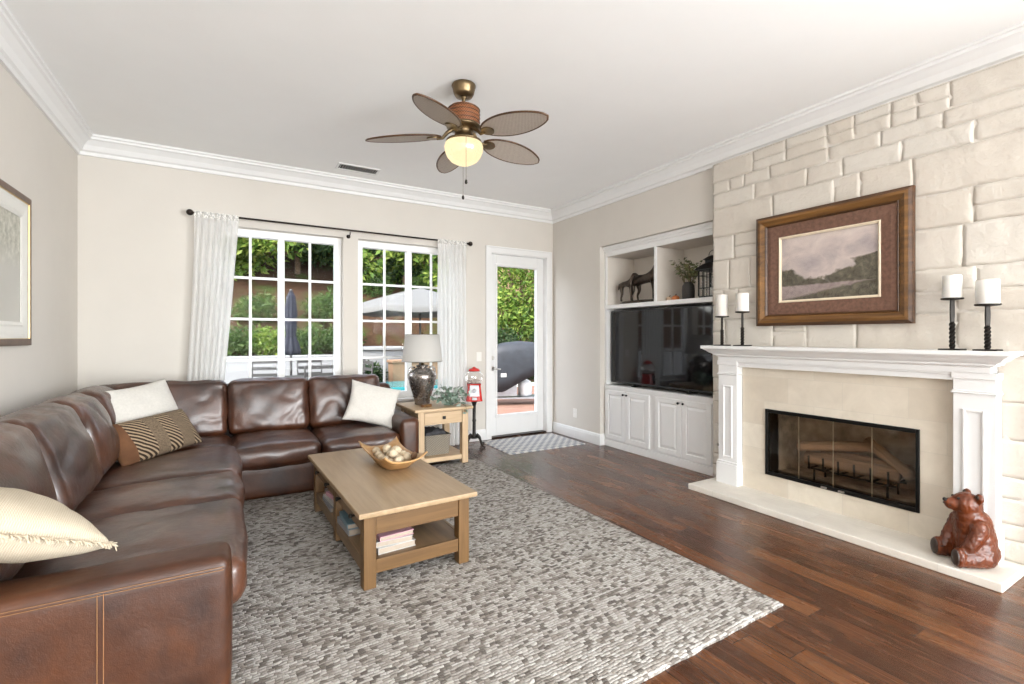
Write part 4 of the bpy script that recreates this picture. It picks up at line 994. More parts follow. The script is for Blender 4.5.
def cone(x, y, dz, label):
    g = B(); rg = random.Random(int(x * 1e4) + 7)
    for k in range(9):
        for q in range(8):
            an = 2 * PI * q / 8 + k * .4; rr = .022 * math.sin(PI * (k + 1) / 10.5); z_ = .006 + k * .0062; d = Vector((math.cos(an), math.sin(an), .35))
            ball(g, Vector((rr * d.x * .75, rr * d.y * .75, z_)), (.007, .006, .0035), 6, 4)
    o = obj('pine_cone', g, 'pinecone', smooth=True); o.location = onT(.110 + x, .117 + y, bowl_z(x, y) + dz); o.rotation_euler = (.5, .3, 0); tag(o, label, 'pine cone', 'pine cones in the bowl')
cone(.052, .082, .040, 'dark pine cone among the balls near the middle of the bowl'); cone(.095, -.165, .014, 'dark pine cone at the right end of the wooden bowl')

# ================================================================== side table and what stands on it
sx0, sx1, sy0, sy1, stz = 1.60, 2.25, 4.63, 5.27, .62
st = thing('side_table', 'pale oak side table with one drawer at the right end of the sofa', 'table', ((sx0 + sx1) / 2, (sy0 + sy1) / 2, .0135))
g = B(); box(g, sx0, sx1, sy0, sy1, stz - .028, stz); obj('tabletop', g, 'pale_oak_x', st, absolute=True, bevel=.005)
l0, l1, m0, m1 = sx0 + .045, sx1 - .045, sy0 + .035, sy1 - .035
for x0 in (l0, l1 - .068):
    for y0 in (m0, m1 - .068): g = B(); box(g, x0, x0 + .068, y0, y0 + .068, .0137, stz - .028); obj('leg', g, 'pale_oak', st, absolute=True, bevel=.003)
for y0 in (m0 + .012, m1 - .032):
    g = B(); box(g, l0 + .068, l1 - .068, y0, y0 + .02, .06, .105); obj('stretcher', g, 'pale_oak_x', st, absolute=True, bevel=.003)
for x0 in (l0 + .012, l1 - .032):
    g = B(); box(g, x0, x0 + .02, m0 + .068, m1 - .068, .06, .105); obj('stretcher', g, 'pale_oak', st, absolute=True, bevel=.003)
    g = B(); box(g, x0, x0 + .02, m0 + .068, m1 - .068, stz - .17, stz - .028); obj('side_apron', g, 'pale_oak', st, absolute=True)
g = B(); box(g, l0 + .068, l1 - .068, m1 - .03, m1 - .01, stz - .17, stz - .028); obj('rear_apron', g, 'pale_oak_x', st, absolute=True)
g = B(); box(g, l0 + .068, l1 - .068, m0 + .012, m0 + .03, stz - .17, stz - .158); box(g, l0 + .068, l1 - .068, m0 + .012, m0 + .03, stz - .040, stz - .028); obj('drawer_rails', g, 'pale_oak_x', st, absolute=True)
g = B(); box(g, l0 + .012, l1 - .012, m0 + .03, m1 - .03, .094, .106); obj('lower_shelf', g, 'pale_oak_x', st, absolute=True)
g = B(); box(g, l0 + .072, l1 - .072, m0 + .004, m0 + .028, stz - .156, stz - .042); d = obj('drawer', g, 'pale_oak_x', st, absolute=True, bevel=.003)
g = B(); xc = (l0 + l1) / 2; box(g, xc - .016, xc + .016, m0 - .018, m0 - .008, stz - .116, stz - .084); box(g, xc - .008, xc + .008, m0 - .008, m0 + .006, stz - .108, stz - .092); obj('knob', g, 'black_iron', d, absolute=True, bevel=.002)
bk2 = thing('wicker_basket', 'grey brown wicker basket on the lower shelf of the side table', 'basket', (1.90, 4.94, .1065))
g = B(); RR = lambda s_, z_, q=.02: [(s_ * x, s_ * y, z_) for x, y in ((-.15 + q, -.17), (.15 - q, -.17), (.15, -.17 + q), (.15, .17 - q), (.15 - q, .17), (-.15 + q, .17), (-.15, .17 - q), (-.15, -.17 + q))]
loft(g, [RR(.94, 0), RR(.97, .08), RR(1, .19), RR(1.03, .20), RR(1.03, .212), RR(.96, .212), RR(.93, .19), RR(.88, .012)]); obj('woven_body', g, 'wicker_basket', bk2)
g = B(); puff(g, (0, 0, 0), (.26, .28, .09), r=.04, crown=(.01, .01, .03), n=(16, 16, 6), wr=.022, seed=3, fr=14); o = obj('folded_cloth', g, 'dark_cloth', smooth=True); o.location = (1.90, 4.94, .1065 + .195); tag(o, 'dark rumpled cloth heaped in the wicker basket of the side table', 'cloth')
# table lamp
lp = thing('table_lamp', 'table lamp with mottled metallic urn base and pale drum shade on the side table', 'lamp', (1.82, 5.03, stz + .0005))
g = B(); lathe(g, [(.070, 0), (.082, .004), (.082, .020), (.088, .05), (.110, .13), (.138, .22), (.155, .29), (.157, .32), (.148, .345), (.118, .372), (.082, .392), (.062, .402), (.058, .412), (.070, .420), (.072, .428), (.050, .434), (.02, .436)], n=36); ub = obj('urn', g, 'mercury_urn', lp, smooth=True)
for s_ in (-1, 1): g = B(); tube(g, [(s_ * .085, 0, .405), (s_ * .115, 0, .412), (s_ * .140, 0, .395), (s_ * .147, 0, .362), (s_ * .138, 0, .345)], .011, 8); obj('handle', g, 'mercury_urn', ub, smooth=True)
g = B(); lathe(g, [(.018, .434), (.016, .47), (.02, .475), (.02, .56), (.008, .565), (.006, .772), (.016, .776), (.014, .79), (.004, .80)], n=14); obj('stem', g, 'antique_bronze', lp, smooth=True)
g = B(); lathe(g, [(.222, .472), (.184, .768), (.181, .768), (.219, .472)], n=48, cap=False); sh = obj('lamp_shade', g, 'shade_linen', lp, smooth=True)
g = B()
for q in range(3): an = q * 2 * PI / 3; tube(g, [(0, 0, .764), (.182 * math.cos(an), .182 * math.sin(an), .764)], .003, 6)
for rr, zz in ((.1825, .766), (.2205, .474)): tube(g, [(rr * math.cos(k * PI / 18), rr * math.sin(k * PI / 18), zz) for k in range(37)], .004, 6, cap=False)
obj('shade_ring', g, 'lamp_cap', sh, smooth=True)
# eucalyptus
ev = thing('eucalyptus_sprig', 'bunch of grey green eucalyptus sprigs trailing on the side table beside the lamp', 'plant', (2.05, 4.80, stz + .001))
rng = random.Random(17); g = B(); sg = B()
for i in range(24):
    an = rng.uniform(0, 2 * PI); R_ = rng.uniform(.08, .24); up = rng.uniform(.06, .22); pts = [Vector((0, 0, .015)), Vector((R_ * .45 * math.cos(an), R_ * .4 * math.sin(an), up * .9)), Vector((R_ * math.cos(an), min(.16, R_ * .8 * math.sin(an)), up * rng.uniform(.5, 1.0) + .015))]
    if i == 0: pts = [Vector((0, 0, .02)), Vector((.06, -.14, .04)), Vector((.10, -.19, .01)), Vector((.11, -.20, -.07))]
    tube(sg, pts, .0022, 5)
    for q in range(13):
        f = q / 12 * (len(pts) - 1); k = min(int(f), len(pts) - 2); p = pts[k].lerp(pts[k + 1], f - k); leaves(g, rng, [(p, (.010, .010, .010))], 1, .055, 0, .62)
for v in g.verts:
    if v.co.z < .004 and v.co.y > -.165: v.co.z = .004
obj('leaves', g, 'leaf_grey', ev); obj('stems', sg, 'bark', ev)
g = B(); box(g, -.05, .05, -.03, .03, 0, .028); o = obj('wooden_block', g, 'frame_wood', bevel=.005); o.location = (1.79, 4.82, stz + .0006); o.rotation_euler = (0, 0, .2); tag(o, 'small brown wooden block on the side table in front of the lamp', 'block')
# gumball machine
gm = thing('gumball_machine', 'red gumball machine with glass globe on a black iron stand by the door', 'gumball machine', (2.615, 5.36, 0), math.radians(-24))
g = B(); lathe(g, [(.045, .10), (.030, .125), (.022, .16), (.020, .30), (.026, .32), (.020, .34), (.020, .50), (.030, .54), (.05, .560), (.05, .565)], n=20); obj('pole', g, 'black_iron', gm, smooth=True)
for q in range(4):
    an = q * PI / 2 + PI / 4; c, s_ = math.cos(an), math.sin(an); g = B(); tube(g, [(r * c, r * s_, z_) for r, z_ in ((.02, .115), (.06, .135), (.10, .10), (.125, .04), (.15, .016), (.18, .012))], [.018, .017, .015, .013, .013, .012], 10); obj('foot', g, 'black_iron', gm, smooth=True)
g = B(); sq8 = lambda r, z_: [(r * x, r * y, z_) for x, y in ((-.7, -1), (.7, -1), (1, -.7), (1, .7), (.7, 1), (-.7, 1), (-1, .7), (-1, -.7))]
loft(g, [sq8(.100, .566), sq8(.103, .575), sq8(.098, .585), sq8(.078, .76), sq8(.085, .775), sq8(.085, .782)]); obj('body', g, 'red_enamel', gm, bevel=.003)
g = B(); loft(g, [[(-.062, -.108, .63), (.062, -.108, .63), (.056, -.089, .765), (-.056, -.089, .765)], [(-.062, -.092, .63), (.062, -.092, .63), (.056, -.07, .765), (-.056, -.07, .765)]]); tube(g, [(0, -.10, .70), (0, -.122, .70), (0, -.128, .70)], [.022, .020, .010], 12); box(g, -.03, .03, -.135, -.128, .692, .708); obj('coin_plate', g, 'chrome', gm, bevel=.002)
g = B(); box(g, -.028, .028, -.112, -.095, .585, .618); obj('dispenser_flap', g, 'chrome', gm, bevel=.002)
g = B(); lathe(g, [(.070, .783), (.100, .80), (.114, .84), (.112, .885), (.09, .92), (.066, .936)], n=24, cap=False); obj('globe', g, 'globe_glass', gm, smooth=True)
g = B(); lathe(g, [(.07, .934), (.072, .945), (.06, .962), (.03, .972), (.02, .974), (.018, .985), (0, .988)], n=24); obj('lid', g, 'red_enamel', gm, smooth=True)
g = B(); rng = random.Random(4)
for i in range(46): an = rng.random() * 6.28; r = .085 * math.sqrt(rng.random()); ball(g, (r * math.cos(an), r * math.sin(an), .80 + rng.random() * .030), .012, 8, 6)
o = obj('gumballs', g, 'gum', gm, smooth=True); o['kind'] = 'stuff'

# ================================================================== curtains
cr = thing('curtain_rod', 'thin black curtain rod with ball finials above the two windows', 'curtain rod', (1.15, 5.52, 2.555))
g = B(); tube(g, [(-.315, 5.52, 2.560), (2.62, 5.52, 2.548)], .010, 12); obj('rod', g, 'bronze_rod', cr, smooth=True, absolute=True)
for x in (-.335, 2.64): g = B(); ball(g, (x, 5.52, 2.56 if x < 0 else 2.548), .030, 18, 12); obj('finial', g, 'bronze_rod', cr, smooth=True, absolute=True)
for x in (-.20, 1.155, 2.52):
    g = B(); tube(g, [(x, YB - .0005, 2.50), (x, YB - .004, 2.50)], .022, 14); tube(g, [(x, YB - .003, 2.50), (x, 5.54, 2.50), (x, 5.522, 2.515), (x, 5.52, 2.538)], .006, 8); obj('bracket', g, 'bronze_rod', cr, smooth=True, absolute=True)
def curtain(name, label, xt0, xt1, xb0, xb1, folds, seed, ztop=2.572):
    r = thing(name, label, 'curtain', ((xt0 + xt1) / 2, 5.505, .012), 0, 'sheer curtains on the window rod')
    nu, nv = 120, 46
    def P(i, j, off=0):
        u, v = i / nu, j / nv; z_ = ztop + (.012 - ztop) * v; w = min(1, v * 1.15); ee = w ** 1.3
        x = (xt0 + (xt1 - xt0) * u) * (1 - ee) + (xb0 + (xb1 - xb0) * u) * ee
        ph = folds * 2 * PI * u + 1.1 * mnoise.noise(Vector((u * 3, seed, v * .8)))
        A_ = (.010 + .026 * min(1, v * 4)) * (1 + .5 * mnoise.noise(Vector((u * 5, seed + 3, v * 2))))
        return (x + .010 * math.cos(ph) * min(1, v * 5), 5.500 + A_ * math.sin(ph) - .012 * (1 - min(1, v * 12)) + off, z_)
    def sheet(j0, j1):
        g = B(); V = {(i, j): g.verts.new(P(i, j)) for i in range(nu + 1) for j in range(j0, j1 + 1)}
        for i in range(nu):
            for j in range(j0, j1): g.faces.new((V[i, j], V[i + 1, j], V[i + 1, j + 1], V[i, j + 1]))
        return g
    obj('panel', sheet(1, nv), 'sheer_linen', r, smooth=True, absolute=True); obj('lace_header', sheet(0, 1), 'lace_header', r, smooth=True, absolute=True)
curtain('sheer_curtain', 'sheer white curtain hanging at the left side of the left window', -.30, .075, -.40, -.10, 7.5, 1)
curtain('sheer_curtain', 'sheer white curtain hanging between the right window and the glazed door', 2.185, 2.575, 2.19, 2.60, 7.5, 5, 2.562)

# ================================================================== ceiling fan
fn = thing('ceiling_fan', 'ceiling fan with five woven leaf blades and a lit glass globe', 'ceiling fan', (1.424, 3.085, ZC), math.radians(6.6))
g = B(); lathe(g, [(.060, -.001), (.082, -.004), (.086, -.012), (.080, -.03), (.072, -.065), (.060, -.085), (.03, -.09)], n=32); obj('canopy', g, 'antique_bronze', fn, smooth=True)
g = B(); lathe(g, [(.022, -.085), (.024, -.10), (.012, -.105), (.012, -.14), (.024, -.145), (.028, -.16)], n=18); obj('downrod', g, 'antique_bronze', fn, smooth=True)
g = B(); lathe(g, [(.03, -.178), (.075, -.180), (.100, -.190), (.110, -.205), (.113, -.26), (.110, -.315), (.100, -.325), (.05, -.328)], n=40); g.transform(Matrix.Translation((0, 0, .022))); mh = obj('motor_housing', g, 'wicker_housing', fn, smooth=True)
g = B()
for zz in (-.205, -.232, -.26, -.288, -.315): tube(g, [(.113 * math.cos(k * PI / 20), .113 * math.sin(k * PI / 20), zz) for k in range(41)], .003, 6, cap=False)
g.transform(Matrix.Translation((0, 0, .022))); obj('rattan_ring', g, 'frame_dark', mh, smooth=True)
g = B(); lathe(g, [(.05, -.326), (.118, -.330), (.122, -.342), (.100, -.352), (.070, -.360), (.062, -.385), (.070, -.405), (.100, -.425), (.124, -.436), (.128, -.446), (.10, -.450)], n=36); g.transform(Matrix.Translation((0, 0, .036))); obj('light_fitter', g, 'antique_bronze', fn, smooth=True)
g = B(); lathe(g, [(.10, -.447), (.130, -.456), (.137, -.478), (.134, -.508), (.120, -.545), (.094, -.576), (.055, -.597), (.02, -.604), (0, -.605)], n=36); g.transform(Matrix.Translation((0, 0, .036))); obj('glass_globe', g, 'lit_globe', fn, smooth=True)
zb = -.358
for q in range(5):
    an = q * 2 * PI / 5; mt_ = Matrix.Rotation(an, 4, 'Z') @ Matrix.Translation((0, 0, zb)) @ Matrix.Rotation(math.radians(3.5), 4, 'Y') @ Matrix.Rotation(math.radians(-12), 4, 'X')
    g = B(); n = 26; up_, dn_ = [], []
    out = []
    for i in range(n + 1):
        t_ = i / n; w = .112 * max(0, math.sin(PI * t_ ** .90)) ** .54 + (.012 if t_ < .02 else 0); out.append((.165 + .525 * t_, w))
    ring = [(x, w) for x, w in out] + [(x, -w) for x, w in out[::-1]]
    m = 9
    for h_ in (1,):
        rows = [[(x, w * (2 * k / m - 1), .004) for k in range(m + 1)] for x, w in out]; rb = [[(x, y, -.004) for x, y, _ in r] for r in rows]
        Vt = [[g.verts.new(p) for p in r] for r in rows]; Vb = [[g.verts.new(p) for p in r] for r in rb]
        for i in range(n):
            for k in range(m): g.faces.new((Vt[i][k], Vt[i + 1][k], Vt[i + 1][k + 1], Vt[i][k + 1])); g.faces.new((Vb[i][k], Vb[i][k + 1], Vb[i + 1][k + 1], Vb[i + 1][k]))
            g.faces.new((Vt[i][0], Vb[i][0], Vb[i + 1][0], Vt[i + 1][0])); g.faces.new((Vt[i][m], Vt[i + 1][m], Vb[i + 1][m], Vb[i][m]))
    bmesh.ops.remove_doubles(g, verts=g.verts[:], dist=.0003)
    g.transform(mt_); bl = obj('blade', g, 'cane_blade', fn)
    g = B(); tube(g, [mt_ @ Vector((x, w, 0)) for x, w in ring], .0065, 8); obj('blade_rim', g, 'frame_dark', bl, smooth=True)
    g = B()
    tube(g, [mt_ @ Vector((x, y, z_)) for x, y, z_ in ((.075, 0, .045), (.115, .012, .02), (.15, .008, -.012), (.19, 0, -.010))], [.016, .013, .012, .014], 10)
    loft(g, [[mt_ @ Vector((.215 + .048 * math.cos(k * PI / 10), .042 * math.sin(k * PI / 10), zz)) for k in range(20)] for zz in (-.0145, -.0045)]); obj('blade_bracket', g, 'antique_bronze', bl, smooth=False)
for (dx, dy, zl) in ((-.064, -.134, -.745), (.072, .128, -.765)):
    g = B(); tube(g, [(dx, dy, -.40), (dx * 1.02, dy * 1.02, zl + .02)], .0014, 5); pc = obj('pull_chain', g, 'antique_bronze', fn); g = B(); lathe(g, [(.003, .026), (.008, .020), (.010, .004), (.006, -.004), (0, -.006)], (dx * 1.02, dy * 1.02, zl), 12); obj('chain_pull', g, 'black_iron', pc, smooth=True)

# ================================================================== carved bear
br = thing('bear_figure', 'carved reddish wooden bear sitting on the right end of the hearth', 'bear figure', (3.705, 1.045, .0505), math.radians(143))
br.scale = (.90, .80, .96)
g = B()
def blob(c, r, rot=None): ball(g, c, r, 20, 14, rot)
def limb(p, q, r0, r1, n=6):
    for i in range(n + 1): t_ = i / n; blob(Vector(p).lerp(Vector(q), t_), r0 + (r1 - r0) * t_)
blob((-.035, 0, .135), (.110, .125, .145)); blob((-.025, 0, .22), (.10, .115, .12)); blob((-.005, 0, .285), (.08, .09, .075)); blob((-.06, 0, .08), (.10, .125, .085))
yaw = math.radians(-8); hd = Matrix.Translation((.012, 0, .352)) @ Matrix.Rotation(yaw, 4, 'Z') @ Matrix.Rotation(math.radians(-14), 4, 'Y')
H = lambda p: hd @ Vector(p)
blob(H((0, 0, 0)), (.084, .082, .074)); blob(H((.055, 0, -.012)), (.052, .046, .042)); blob(H((.085, 0, -.016)), (.038, .034, .030)); blob(H((.070, 0, -.034)), (.040, .030, .020))
blob(H((-.03, 0, -.06)), (.08, .085, .06))
for s_ in (-1, 1):
    blob(H((-.022, s_ * .068, .060)), (.018, .031, .031)); blob(H((.035, s_ * .030, .040)), .018)
    blob((.0, s_ * .092, .235), .050); limb((.0, s_ * .102, .225), (.055, s_ * .102, .135), .044, .037); limb((.055, s_ * .102, .135), (.082, s_ * .082, .088), .037, .033); blob((.09, s_ * .078, .078), (.036, .034, .024))
    limb((-.04, s_ * .085, .062), (.085, s_ * .095, .050), .060, .046, 8); blob((.120, s_ * .098, .062), (.030, .044, .060)); blob((-.03, s_ * .09, .075), (.085, .05, .072))
g.transform(Matrix())
o = obj('body', g, 'bear_wood', br); rm = o.modifiers.new('remesh', 'REMESH'); rm.mode = 'VOXEL'; rm.voxel_size = .006; rm.use_smooth_shade = True
sm = o.modifiers.new('smooth', 'SMOOTH'); sm.factor = .5; sm.iterations = 6
tx = bpy.data.textures.new('carving', 'CLOUDS'); tx.noise_scale = .018; ds = o.modifiers.new('carve', 'DISPLACE'); ds.texture = tx; ds.strength = .010; ds.mid_level = .5
for s_ in (-1, 1):
    g = B(); ball(g, (.140, s_ * .098, .062), (.014, .036, .050), 16, 10); obj('foot_pad', g, 'bear_pad', br, smooth=True)
    g = B(); ball(g, H((.067, s_ * .034, .026)), .0085, 10, 8); obj('eye', g, 'matte_black', br, smooth=True)
    g = B(); ball(g, H((-.012, s_ * .071, .062)), (.010, .018, .018), 12, 8); obj('inner_ear', g, 'bear_pad', br, smooth=True)
    g = B()
    for k in range(4): ball(g, (.118, s_ * (.056 + .014 * k), .074 - .004 * k), (.014, .005, .006), 8, 6)
    obj('claws', g, 'bear_pad', br, smooth=True)
g = B(); ball(g, H((.120, 0, -.006)), (.011, .016, .012), 12, 8); obj('nose', g, 'matte_black', br, smooth=True)
g = B(); tube(g, [H((.118, -.012, -.026)), H((.123, 0, -.028)), H((.118, .012, -.026)), H((.095, .030, -.030))], .003, 6); obj('mouth', g, 'matte_black', br, smooth=True)
# ================================================================== the garden outside
GZ = -.12
b = B(); box(b, -14, 4.2, YB + .2, 12.0, GZ - .2, GZ); struct('ground_patio', b, 'concrete')
b = B(); box(b, 4.2, 16, YB + .2, 12.0, GZ - .2, GZ - .001); struct('ground_brick', b, 'brick_paver')
b = B(); box(b, -14, 16, -16, YR - .15, GZ - .2, GZ); struct('ground_rear', b, 'concrete')
b = B(); HX = [-16 + i * .8 for i in range(56)]; HP = [(12.3, .55), (13.2, .95), (14.0, 1.25), (15.0, 1.55), (16.5, 2.05), (18, 2.65), (20, 3.55), (22, 4.6), (24, 5.6), (28, 7.2), (36, 9)]
V = [[b.verts.new((x, y + .15 * mnoise.noise(Vector((x * .5, y, 0))), (z_ + .22 * mnoise.noise(Vector((x * .7, y * .7, 2)))) if x < 3.2 or y > 17.5 else max(GZ - .1, z_ * (.0 if y < 17.5 else 1) - .05))) for y, z_ in HP] for x in HX]
for i in range(len(HX) - 1):
    for j in range(len(HP) - 1): b.faces.new((V[i][j], V[i + 1][j], V[i + 1][j + 1], V[i][j + 1]))
struct('ground_hillside', b, 'mulch', smooth=True)
b = B(); box(b, -14, 2.5, 12.0, 12.3, GZ - .1, .86); box(b, -14, 2.53, 11.97, 12.33, .86, .92); o = obj('garden_wall', b, 'white_stucco', bevel=.01); tag(o, 'low white stucco retaining wall behind the patio chairs outside the left window', 'wall'); at(o)
b = B(); box(b, 2.7, 6.1, 12.1, 13.75, GZ - .15, .05); o = obj('swimming_pool', b, 'pool_water'); tag(o, 'turquoise swimming pool water outside the right window', 'pool'); at(o)
b = B(); lathe(b, [(1.05, GZ - .02), (1.05, .92), (1.12, .94), (1.12, 1.02), (.90, 1.02), (.88, .85), (0, .85)], (4.2, 15.8, 0), 48); o = obj('raised_spa', b, 'white_stucco', smooth=False, bevel=.01); tag(o, 'round raised white spa beside the pool outside the right window', 'spa'); at(o)
b = B(); box(b, 4.1, 6.2, 13.8, 14.3, GZ - .04, .58); box(b, 4.06, 6.24, 13.77, 14.33, .58, .66); o = obj('stucco_planter', b, 'tan_stucco', bevel=.01); tag(o, 'square tan stucco planter block at the edge of the pool', 'planter'); at(o)

def tree(name, label, x, y, zb, trunk, blobs, count, size, mat, seed, cat='tree', group='trees on the hillside', aspect=.42, down=.3):
    r = thing(name, label, cat, (x, y, zb), 0, group); rng = random.Random(seed)
    if trunk:
        g = B(); pts = [Vector((.10 * mnoise.noise(Vector((k, seed, 0))), .10 * mnoise.noise(Vector((k, seed, 5))), trunk * k / 6)) for k in range(7)]; tube(g, pts, [.14 - .012 * k for k in range(7)], 10)
        for c, rad in blobs: tube(g, [pts[3 + (seed + int(c[0] * 3)) % 3], Vector(c) * .6 + pts[4] * .4, Vector(c)], [.06, .045, .02], 7)
        obj('trunk', g, 'bark', r, smooth=True)
    g = B(); leaves(g, rng, blobs, count, size, .35, aspect, down); obj('foliage', g, mat, r); return r
def crown(rng, w, z0, z1, n):
    return [((rng.uniform(-w, w), rng.uniform(-w * .6, w * .6), rng.uniform(z0, z1)), (rng.uniform(.8, 1.3) * w * .5, rng.uniform(.7, 1.1) * w * .45, rng.uniform(.5, .8) * w * .45)) for _ in range(n)]
rng = random.Random(77)
KIND = {'leaf_bright': 'bright green', 'leaf_mid': 'mid green', 'leaf_dark': 'dark green'}
for i, (x, y, m, lb) in enumerate(((-3.2, 20.5, 'leaf_mid', 'leftmost mid green tree on the hillside seen past the left curtain'), (-.3, 19.6, 'leaf_bright', 'bright green tree filling the top left panes of the left window'), (2.3, 20.6, 'leaf_bright', 'bright green tree filling the top right panes of the left window'),
        (4.6, 20.0, 'leaf_dark', 'dark green tree behind the pier between the two windows'), (6.3, 19.4, 'leaf_bright', 'bright green tree in the top left panes of the right window'), (8.4, 20.4, 'leaf_mid', 'mid green tree in the top right panes of the right window'), (10.8, 21.5, 'leaf_dark', 'dark green tree behind the garden house on the right'))):
    zb = 3.5; tree('hillside_tree', lb, x, y, zb - .3, 2.6, crown(rng, 2.1, .5, 4.6, 15), 7600, .25, m, 30 + i)
for i, (x, y, m, lb) in enumerate(((-1.0, 25.5, 'leaf_dark', 'dark tall tree high on the hill behind the left window'), (3.5, 26, 'leaf_dark', 'dark tall tree high on the hill between the windows'), (8.5, 26, 'leaf_dark', 'dark tall tree high on the hill behind the right window'), (13.5, 26, 'leaf_dark', 'dark tall tree high on the hill behind the glazed door'))):
    tree('hillside_tree', lb, x, y, 5.4, 4, crown(rng, 3.0, 1.5, 6.5, 12), 3600, .40, m, 50 + i)
# bright tree and dark hedge seen through the door
tree('garden_tree', 'bright leafy tree filling the glass of the door above the covered grill', 9.0, 14.6, GZ, 2.6, [((-1.1, -.3, 2.3), (1.0, .9, .8)), ((0, 0, 3.1), (1.4, 1.1, 1.0)), ((1.0, .3, 2.4), (1.2, 1.0, .9)), ((-.6, 0, 4.3), (1.2, 1.1, .9)), ((.7, -.2, 4.6), (1.2, 1.0, .9)), ((.0, -.3, 1.9), (1.2, .9, .6)), ((0, 0, 5.5), (1.1, 1, .8))], 7600, .19, 'leaf_bright', 71, group='trees by the grill')
for i, x in enumerate((7.4, 8.9, 10.4)):
    tree('dark_hedge', ('dark hedge bush behind the left end of the covered grill', 'dark hedge bush behind the middle of the covered grill', 'dark hedge bush behind the right end of the covered grill')[i], x, 13.2, GZ, 0, [((0, 0, .75), (.95, .7, .85)), ((.2, .1, 1.25), (.6, .5, .55))], 2600, .13, 'leaf_dark', 80 + i, 'bush', 'dark bushes behind the grill')
# shrubs along the retaining wall and on the slope
spots = [(-1.9, 13.1, 'leaf_mid'), (-.8, 13.0, 'leaf_bright'), (.15, 13.1, 'leaf_mid'), (.95, 12.95, 'leaf_bright'), (1.75, 13.1, 'leaf_mid'), (2.6, 13.2, 'leaf_mid')]
names = ['green shrub above the retaining wall beyond the left curtain', 'bright shrub above the retaining wall at the left edge of the left window', 'green shrub above the retaining wall in the second pane column', 'bright shrub above the wall just left of the navy umbrella', 'green shrub above the wall just right of the navy umbrella', 'green shrub at the right end of the retaining wall']
for i, ((x, y, m), lb) in enumerate(zip(spots, names)):
    tree('garden_shrub', lb, x, y, .9, 0, [((0, 0, .28), (.55, .45, .40)), ((.2, .1, .48), (.35, .3, .28)), ((-.25, 0, .42), (.3, .3, .3))], 1500, .10, m, 100 + i, 'shrub', 'shrubs above the retaining wall')
for i, (x, y, z_, lb) in enumerate(((.6, 15.8, 1.75, 'spiky shrub low on the mulch slope left of the navy umbrella'), (4.9, 18.7, 2.85, 'green shrub on the slope under the cream umbrella'), (6.6, 18.6, 2.82, 'green shrub on the slope right of the cream umbrella'), (2.6, 16.5, 1.95, 'green shrub on the mulch slope right of the navy umbrella'))):
    tree('slope_shrub', lb, x, y, z_, 0, [((0, 0, .35), (.7, .5, .45)), ((.2, 0, .6), (.4, .35, .3))], 1300, .15, 'leaf_mid', 120 + i, 'shrub', 'shrubs on the mulch slope', .25)
for i, (x, y) in enumerate(((3.05, 14.3), (3.65, 14.4))):
    tree('pool_shrub', ('dark low shrub by the pool at the left edge of the right window', 'dark low shrub by the pool just left of the tan planter')[i], x, y, GZ - .1, 0, [((0, 0, .36), (.42, .35, .44))], 1000, .12, 'leaf_dark', 140 + i, 'shrub', 'dark shrubs by the pool')
# house wing far right
gh = thing('garden_house', 'tan stucco house wing with a tiled roof behind the bright tree', 'house', (12.0, 19.5, 2.0)); g = B(); box(g, -2.2, 2.0, -1.4, 1.4, -.6, 3.0); obj('walls', g, 'tan_stucco', gh)
g = B(); loft(g, [[(-2.5, -1.8, 3.0), (-2.5, 1.8, 3.0), (-2.5, 0, 4.2)], [(2.3, -1.8, 3.0), (2.3, 1.8, 3.0), (2.3, 0, 4.2)]]); obj('roof', g, 'roof_tile', gh)
# umbrellas
um = thing('closed_umbrella', 'closed navy patio umbrella standing by the chairs outside the left window', 'umbrella', (1.0, 9.6, GZ)); g = B(); tube(g, [(0, 0, 0), (0, 0, 2.36)], .022, 10); ball(g, (0, 0, 2.38), .03); obj('pole', g, 'patio_metal', um, smooth=True)
g = B(); rings = []
for z_, r in ((2.36, .03), (2.25, .07), (1.95, .095), (1.62, .085), (1.50, .075), (1.38, .11), (1.22, .15), (1.14, .14), (1.12, .04)): rings.append([(r * (1 + .22 * math.cos(k * PI * 2 / 4)) * math.cos(2 * PI * k / 32), r * (1 + .22 * math.cos(k * PI * 2 / 4)) * math.sin(2 * PI * k / 32), z_) for k in range(32)])
loft(g, rings); cl = obj('canopy', g, 'navy_canvas', um, smooth=True); g = B(); tube(g, [(.09 * math.cos(k * PI / 12), .09 * math.sin(k * PI / 12), 1.5) for k in range(25)], .012, 6); obj('tie_strap', g, 'navy_canvas', cl, smooth=True)
g = B(); lathe(g, [(.24, 0), (.24, .05), (.05, .08), (.04, .3), (.024, .3)], n=24); obj('base', g, 'patio_metal', um, smooth=True)
uo = thing('open_umbrella', 'open cream patio umbrella outside the right window', 'umbrella', (4.0, 11.2, GZ)); g = B(); tube(g, [(0, 0, 0), (0, 0, 2.64)], .024, 10); obj('pole', g, 'patio_metal', uo, smooth=True)
g = B(); n = 8; rings = []
for f in [k / 8 for k in range(9)]: rings.append([(1.75 * f * math.cos(2 * PI * k / 48) * (1 - .06 * abs(math.sin(n * PI * k / 48))), 1.75 * f * math.sin(2 * PI * k / 48) * (1 - .06 * abs(math.sin(n * PI * k / 48))), 2.66 - .52 * f ** 1.15 - .05 * f * abs(math.sin(n * PI * k / 48))) for k in range(48)])
rings[0] = [(.004 * math.cos(2 * PI * k / 48), .004 * math.sin(2 * PI * k / 48), 2.66) for k in range(48)]
rings += [[(x, y, z_ - .10) for x, y, z_ in rings[-1]]]; loft(g, rings, cap=False); obj('canopy', g, 'cream_canvas', uo, smooth=True)
